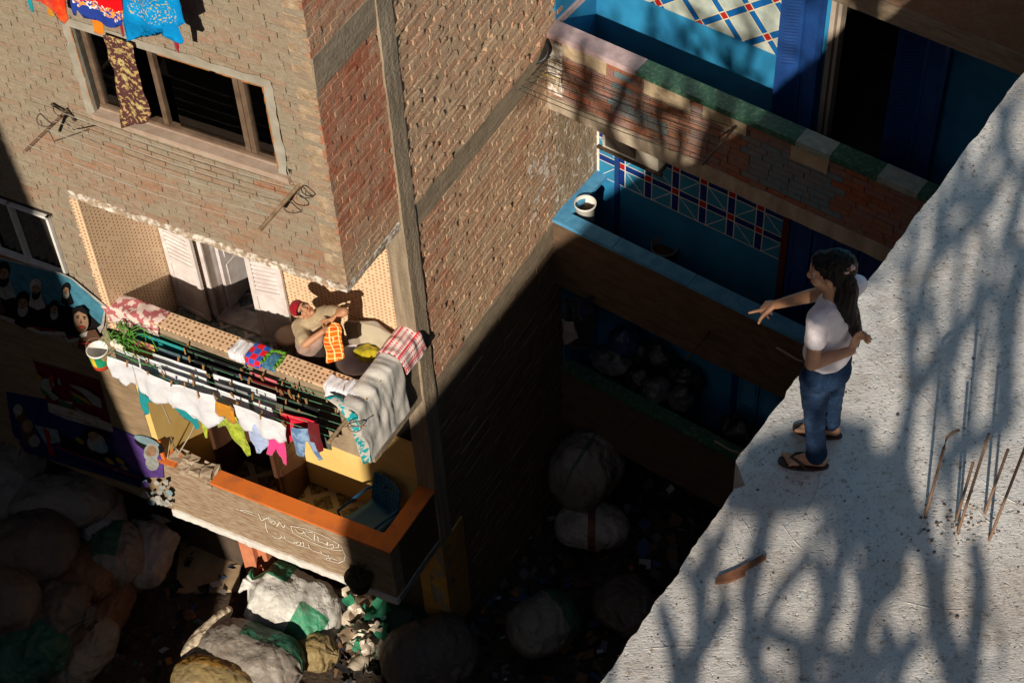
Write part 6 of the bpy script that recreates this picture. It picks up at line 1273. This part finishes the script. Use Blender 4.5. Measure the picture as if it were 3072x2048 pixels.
# ================================================================ sacks and rubbish in the lane
def sackmat(name, base, stripe=None, dirt=(.16, .12, .09), wv=1.):
    t = NT(name); tone = t.attr('tone'); col = t.mix(t.math('GREATER_THAN', tone, .6), base, stripe or base)
    col = t.mix(t.math('MULTIPLY', t.ramp(t.noise(2.6, 6, .7), .42, .72), .75), col, dirt); col = t.mix(t.math('MULTIPLY', t.ramp(t.noise(60, 2), .45, .6), .18), col, tuple(.6 * x for x in base))
    wv_ = t.n('ShaderNodeTexWave', {'Scale': 1.6, 'Distortion': 9., 'Detail': 3., 'Detail Scale': 1.4}); h = t.math('ADD', t.math('MULTIPLY', wv_.outputs['Fac'], .5), t.noise(4, 2, .4)); cr1 = t.ramp(t.math('ABSOLUTE', t.math('SUBTRACT', t.noise(3.2, 3, .5), .5)), .0, .07); cr2 = t.ramp(t.math('ABSOLUTE', t.math('SUBTRACT', t.noise(6.5, 3, .5, stretch=(1, 1, 1.6)), .5)), .0, .06); h = t.math('ADD', h, t.math('ADD', t.math('MULTIPLY', cr1, .22), t.math('MULTIPLY', cr2, .06))); t.bump(h, .6, .055)
    return t.done(col, .55, .35)
sk_w = sackmat('white_woven_sack', (.66, .65, .62), (.02, .26, .13)); sk_g = sackmat('grey_sack', (.27, .24, .21), (.02, .13, .08)); sk_b = sackmat('brown_sack', (.19, .10, .05), (.14, .08, .04), (.09, .06, .04)); sk_t = sackmat('teal_tarp', (.012, .085, .065), (.01, .07, .055), (.05, .05, .04)); sk_y = sackmat('yellow_sack', (.26, .19, .08), (.30, .16, .03)); sk_p = sackmat('pale_sack', (.42, .38, .35), (.20, .05, .035)); sk_d = sackmat('dark_sack', (.115, .09, .075), (.06, .045, .035))
neckm = simple('sack_tie', (.10, .08, .06))
SG = 'stuffed refuse sacks piled in the lane'
def sack(px, z, size, mat, label, yaw=0., tilt=0., tie=1, band=None, name='refuse_sack', seed=0, group=SG, pos=None):
    """stuffed sack: a puckered bag with a gathered neck; band(x,y,z)->True paints the second colour"""
    c = pos if pos is not None else onz(*px, z); R_ = np.array(Euler((tilt, -.3 if tie else 0, yaw)).to_matrix()); rows = []; n, m = 60, 40
    for i in range(m + 1):
        t = i / m; x = -1 + 2 * t; prof = (max(0, 1 - abs(x) ** 3.2)) ** .5
        if tie and t > .84: prof = min(prof, .13 + .5 * abs(t - .93) / .09 * .9 + .03)
        row = []
        for k in range(n):
            a = 2 * PI * k / n; d = V(x, math.cos(a) * prof, math.sin(a) * prof)
            q = Vector((d[0] * 1.6 + seed * 3.1, d[1] * 1.6, d[2] * 1.6)); f = 1 + .15 * noise.noise(q) + .035 * noise.noise(q * 3.1) + .012 * abs(noise.noise(q * 7)) - .075 * max(0, 1 - 3.2 * abs(noise.noise(q * 1.5 + Vector((9, 0, 0))))) ** 2 - .04 * max(0, 1 - 3.5 * abs(noise.noise(q * 3.3 + Vector((0, 7, 0))))) ** 2
            if tie and t > .6: f += .10 * math.sin(a * 11 + seed) * (t - .6) / .4 + .07 * math.sin(a * 17) * (t - .6)
            xx = d[0] * size[0] + (.05 * size[0] * noise.noise(Vector((a * 3, seed, 1))) if t > .95 else 0)
            p = V(xx, d[1] * size[1] * f, d[2] * size[2] * f); p[2] = max(p[2], -size[2] * .82) if p[2] < 0 else p[2]
            row.append(c + V(0, 0, size[2] * .8) + R_ @ p)
        rows.append(row)
    mb = MB(); mb.grid(rows, 0, .2, True, False, True); mb.t = []
    for i in range(m):
        for k in range(n): mb.t.append(1. if band and band(-1 + 2 * (i + .5) / m, math.cos(2 * PI * (k + .5) / n), math.sin(2 * PI * (k + .5) / n)) else .2)
    o = mb.build(name, mat, None); solo(o); tag(o, label, 'sack', group)
    return o
bnd_g = lambda x, y, z: (x > .25 and y < -.15) or (-.75 < x < -.15 and y > .1)
# the big lit sack below the balcony and its neighbours
sack((672, 1372), -12.75, (.70, .48, .42), sk_w, 'big white and green sack in the sun under the chalk lettered parapet', rad(152), 0, 1, bnd_g, seed=1, pos=WA(A(672, 1400, .3)) - V(0, 0, .25))
ra, rb = onz(530, 1392, -12.3), onz(425, 1525, -12.5); rc_ = (ra + rb) / 2
sack((500, 1478), -13.0, (np.linalg.norm(rb - ra) / 2, .11, .10), sackmat('pale_cardboard', (.62, .52, .38)), 'long pale roll of cardboard lying between the sunlit sack and the dark pile', math.atan2(*(rb - ra)[1::-1]), .1, 0, pos=rc_, name='cardboard_roll', seed=2, group=None)['category'] = 'cardboard'
sack((580, 1545), -12.75, (.70, .50, .38), sk_g, 'large grey green sack in front of the sunlit sack', rad(-20), 0, 0, lambda x, y, z: y > .3 and x > -.2, seed=3)
sack((720, 1512), -12.85, (.40, .26, .24), sk_y, 'yellowish sack wedged behind the loose plastic film', rad(-25), 0, 1, seed=4)
sack((500, 1590), -12.6, (.55, .35, .3), sk_y, 'yellow edged sack at the bottom of the picture', rad(-15), 0, 0, lambda x, y, z: y > .2, seed=5)
sack((990, 1530), -12.8, (.62, .5, .36), sk_d, 'dull mauve sack spread flat under the ochre pillar', rad(20), 0, 0, seed=6)
sack((930, 1440), -12.9, (.40, .28, .22), sk_t, 'dark green sheet bundle beside the ochre pillar', rad(-40), 0, 0, seed=7)
# dark pile on the left
for k, (px, z, s_, m, yw, tie, bd, lab) in enumerate((((35, 1130), -12.2, (.55, .42, .42), sk_g, 1.3, 1, None, 'grey tied sack at the top left corner of the dark pile'), ((150, 1180), -12.2, (.55, .42, .4), sk_g, .2, 0, None, 'grey bulging sack below the navy banner'),
    ((235, 1210), -12.5, (.48, .34, .34), sk_p, -1.1, 0, None, 'pale folded sack right below the navy banner'), ((275, 1300), -12.6, (.36, .34, .44), sk_g, 1.45, 0, lambda x, y, z: -.55 < x < .65 and y < .75 and y > -.5, 'grey sack with a broad green panel in the dark pile'),
    ((345, 1290), -12.8, (.40, .36, .36), sk_p, 1.2, 1, None, 'pale sack with a puckered knot right of the green panelled one'), ((60, 1300), -12.2, (.6, .5, .45), sk_d, .4, 0, None, 'dark brown sack at the left edge of the pile'), ((175, 1330), -12.5, (.5, .42, .36), sk_b, -.5, 0, None, 'rust brown sack in the middle of the dark pile'),
    ((110, 1440), -12.4, (.62, .46, .42), sk_d, -.3, 1, None, 'large dark sack low in the left pile'), ((250, 1410), -12.9, (.55, .3, .3), sk_b, 1.25, 0, None, 'brown cardboard coloured sack standing in front of the green panelled one'), ((60, 1530), -12.3, (.5, .45, .4), sk_t, .6, 0, None, 'dark teal sack at the bottom left corner'), ((200, 1520), -12.8, (.45, .3, .3), sk_g, 1.0, 0, None, 'creased grey sack at the bottom of the left pile'), ((-30, 1420), -12.0, (.6, .5, .45), sk_d, 0, 0, None, 'dark sack cut by the left edge of the picture'))):
    sack(px, z, (s_[0] * 1.25, s_[1] * 1.05, s_[2] * .85), m, lab, yw, .15 * (k % 3 - 1), tie, bd, seed=10 + k)
# sacks in the alley between the houses
for k, (px, z, s_, m, yw, tie, bd, lab) in enumerate((((1345, 1125), -12.6, (.52, .45, .6), sk_g, .9, 0, lambda x, y, z: abs(y - x * .1) < .06 and z > 0, 'big bale with a red stripe standing in the dark alley'), ((1360, 1230), -13.0, (.5, .32, .28), sk_p, -.1, 0, lambda x, y, z: abs(x) < .1, 'white sack under the red striped bale'), ((1250, 1460), -13.1, (.48, .4, .36), sk_g, .5, 0, lambda x, y, z: x > .4, 'grey sack with a brown corner in the dark alley'),
    ((1440, 1410), -13.2, (.45, .4, .25), sk_d, -.8, 0, None, 'dark crumpled bundle at the foot of the roof house'))):
    sack(px, z, s_, m, lab, yw, .1, tie, bd, seed=30 + k)
def film(c, n, rad_, mats, name, label, cat, seed, hh=.35, sz=(.05, .16)):
    rr = random.Random(seed); mb = MB()
    for k in range(n):
        p = c + V(rr.gauss(0, rad_[0]), rr.gauss(0, rad_[1]), abs(rr.gauss(0, hh))); R_ = np.array(Euler((rr.uniform(-.9, .9), rr.uniform(-.9, .9), rr.uniform(0, 6.3))).to_matrix()); s_ = rr.uniform(*sz); q_ = rr.random() * 50
        mb.grid([[p + R_ @ V((i / 5 - .5) * 2 * s_ * (1 + .3 * noise.noise(Vector((i, j, q_)))), (j / 5 - .5) * 2 * s_ * rr.uniform(.8, 1.1), s_ * .9 * noise.noise(Vector((i * .45, j * .45, q_)))) for i in range(6)] for j in range(6)], rr.choice(range(len(mats))), rr.random())
    o = mb.build(name, mats, None); solo(o); return tag(o, label, cat)
clear = simple('cloudy_film', (.56, .48, .38), (.40, .33, .25), 9, rough=.25, spec=.6, bump=(20, .6, .02)); clear2 = simple('brownish_film', (.34, .25, .17), (.22, .16, .11), 9, rough=.3, spec=.6)
tag(film(onz(840, 1440, -12.9), 120, (.14, .26), [clear, clear, clear2, simple('green_scrap', (.03, .22, .12)), simple('dark_scrap', (.05, .045, .04))], 'plastic_film_heap', 'heap of crumpled cloudy plastic film beside the big white and green sack', 'plastic film', 5, .22), kind='stuff')
scr = [simple('scrap_white', (.50, .50, .54)), simple('scrap_grey', (.14, .13, .13)), simple('scrap_blue', (.06, .10, .22)), simple('scrap_brown', (.16, .09, .05)), simple('scrap_green', (.03, .14, .07)), simple('scrap_black', (.02, .02, .022)), simple('scrap_orange', (.42, .16, .04))]
mb = MB(); rr = random.Random(12)
for k in range(1500):
    z_ = rr.random()
    if z_ < .55: c = onz(rr.uniform(1080, 1700), rr.uniform(950, 1568), ZG)
    else: c = onz(rr.uniform(-60, 1150), rr.uniform(1180, 1640), ZG)
    c[2] = ZG + abs(rr.gauss(0, .06)); s_ = rr.uniform(.02, .085); a = rr.uniform(0, 6.3); tl = rr.uniform(-.6, .6); m = rr.choices(range(7), (1, 5, 2, 5, 1, 8, 1))[0]
    u = V(math.cos(a), math.sin(a), tl) * s_; w_ = V(-math.sin(a), math.cos(a), rr.uniform(-.6, .6)) * s_ * rr.uniform(.4, 1); h_ = V(0, 0, s_ * rr.uniform(-.3, .5))
    mb.face([c - u - w_, c + u - w_ + h_, c + u + w_, c - u + w_ + h_ * .5], m)
o = mb.build('litter', scr, None); tag(o, 'paper and plastic scraps strewn over the ground of the lane', 'litter', kind='stuff')
for k, (px, r) in enumerate((((480, 1255), .05), ((540, 1250), .03))):
    pass
cb = onz(490, 1260, ZG); mb = MB(); mb.box(cb[0] - .45, cb[0] + .4, cb[1] - .7, cb[1] + .9, ZG + .02, ZG + .06, j=.01); o = mb.build('cardboard_sheet', simple('tan_cardboard', (.42, .30, .18), (.32, .22, .13), 5), None, wobble=.02); solo(o); tag(o, 'tan flattened cardboard on the ground left of the salmon brick pier', 'cardboard')
"""unseen blocks added beyond the picture to cut sky light and darken the lane"""
for nm, x0, x1, y0, y1, zt, lab in (('sky_blocker', 10.5, 26, -1, 30, 15, 'added unseen block beyond the roof that cuts sky light'), ('sky_blocker', -40, 30, -46, -36, 11, 'added unseen row of blocks far behind the lane that cuts low sky light'), ('sky_blocker', -26, -12, -4, 26, 17, 'added unseen block at the end of the lane that cuts sky light')):
    mb = MB(); mb.box(x0, x1, y0, y1, ZG, zt); mb.build('wall', simple('ochre_render', (.3, .23, .16)), thing(nm, lab, 'building', ((x0 + x1) / 2, (y0 + y1) / 2, ZG)))  # plain boxes added out of view to block skylight
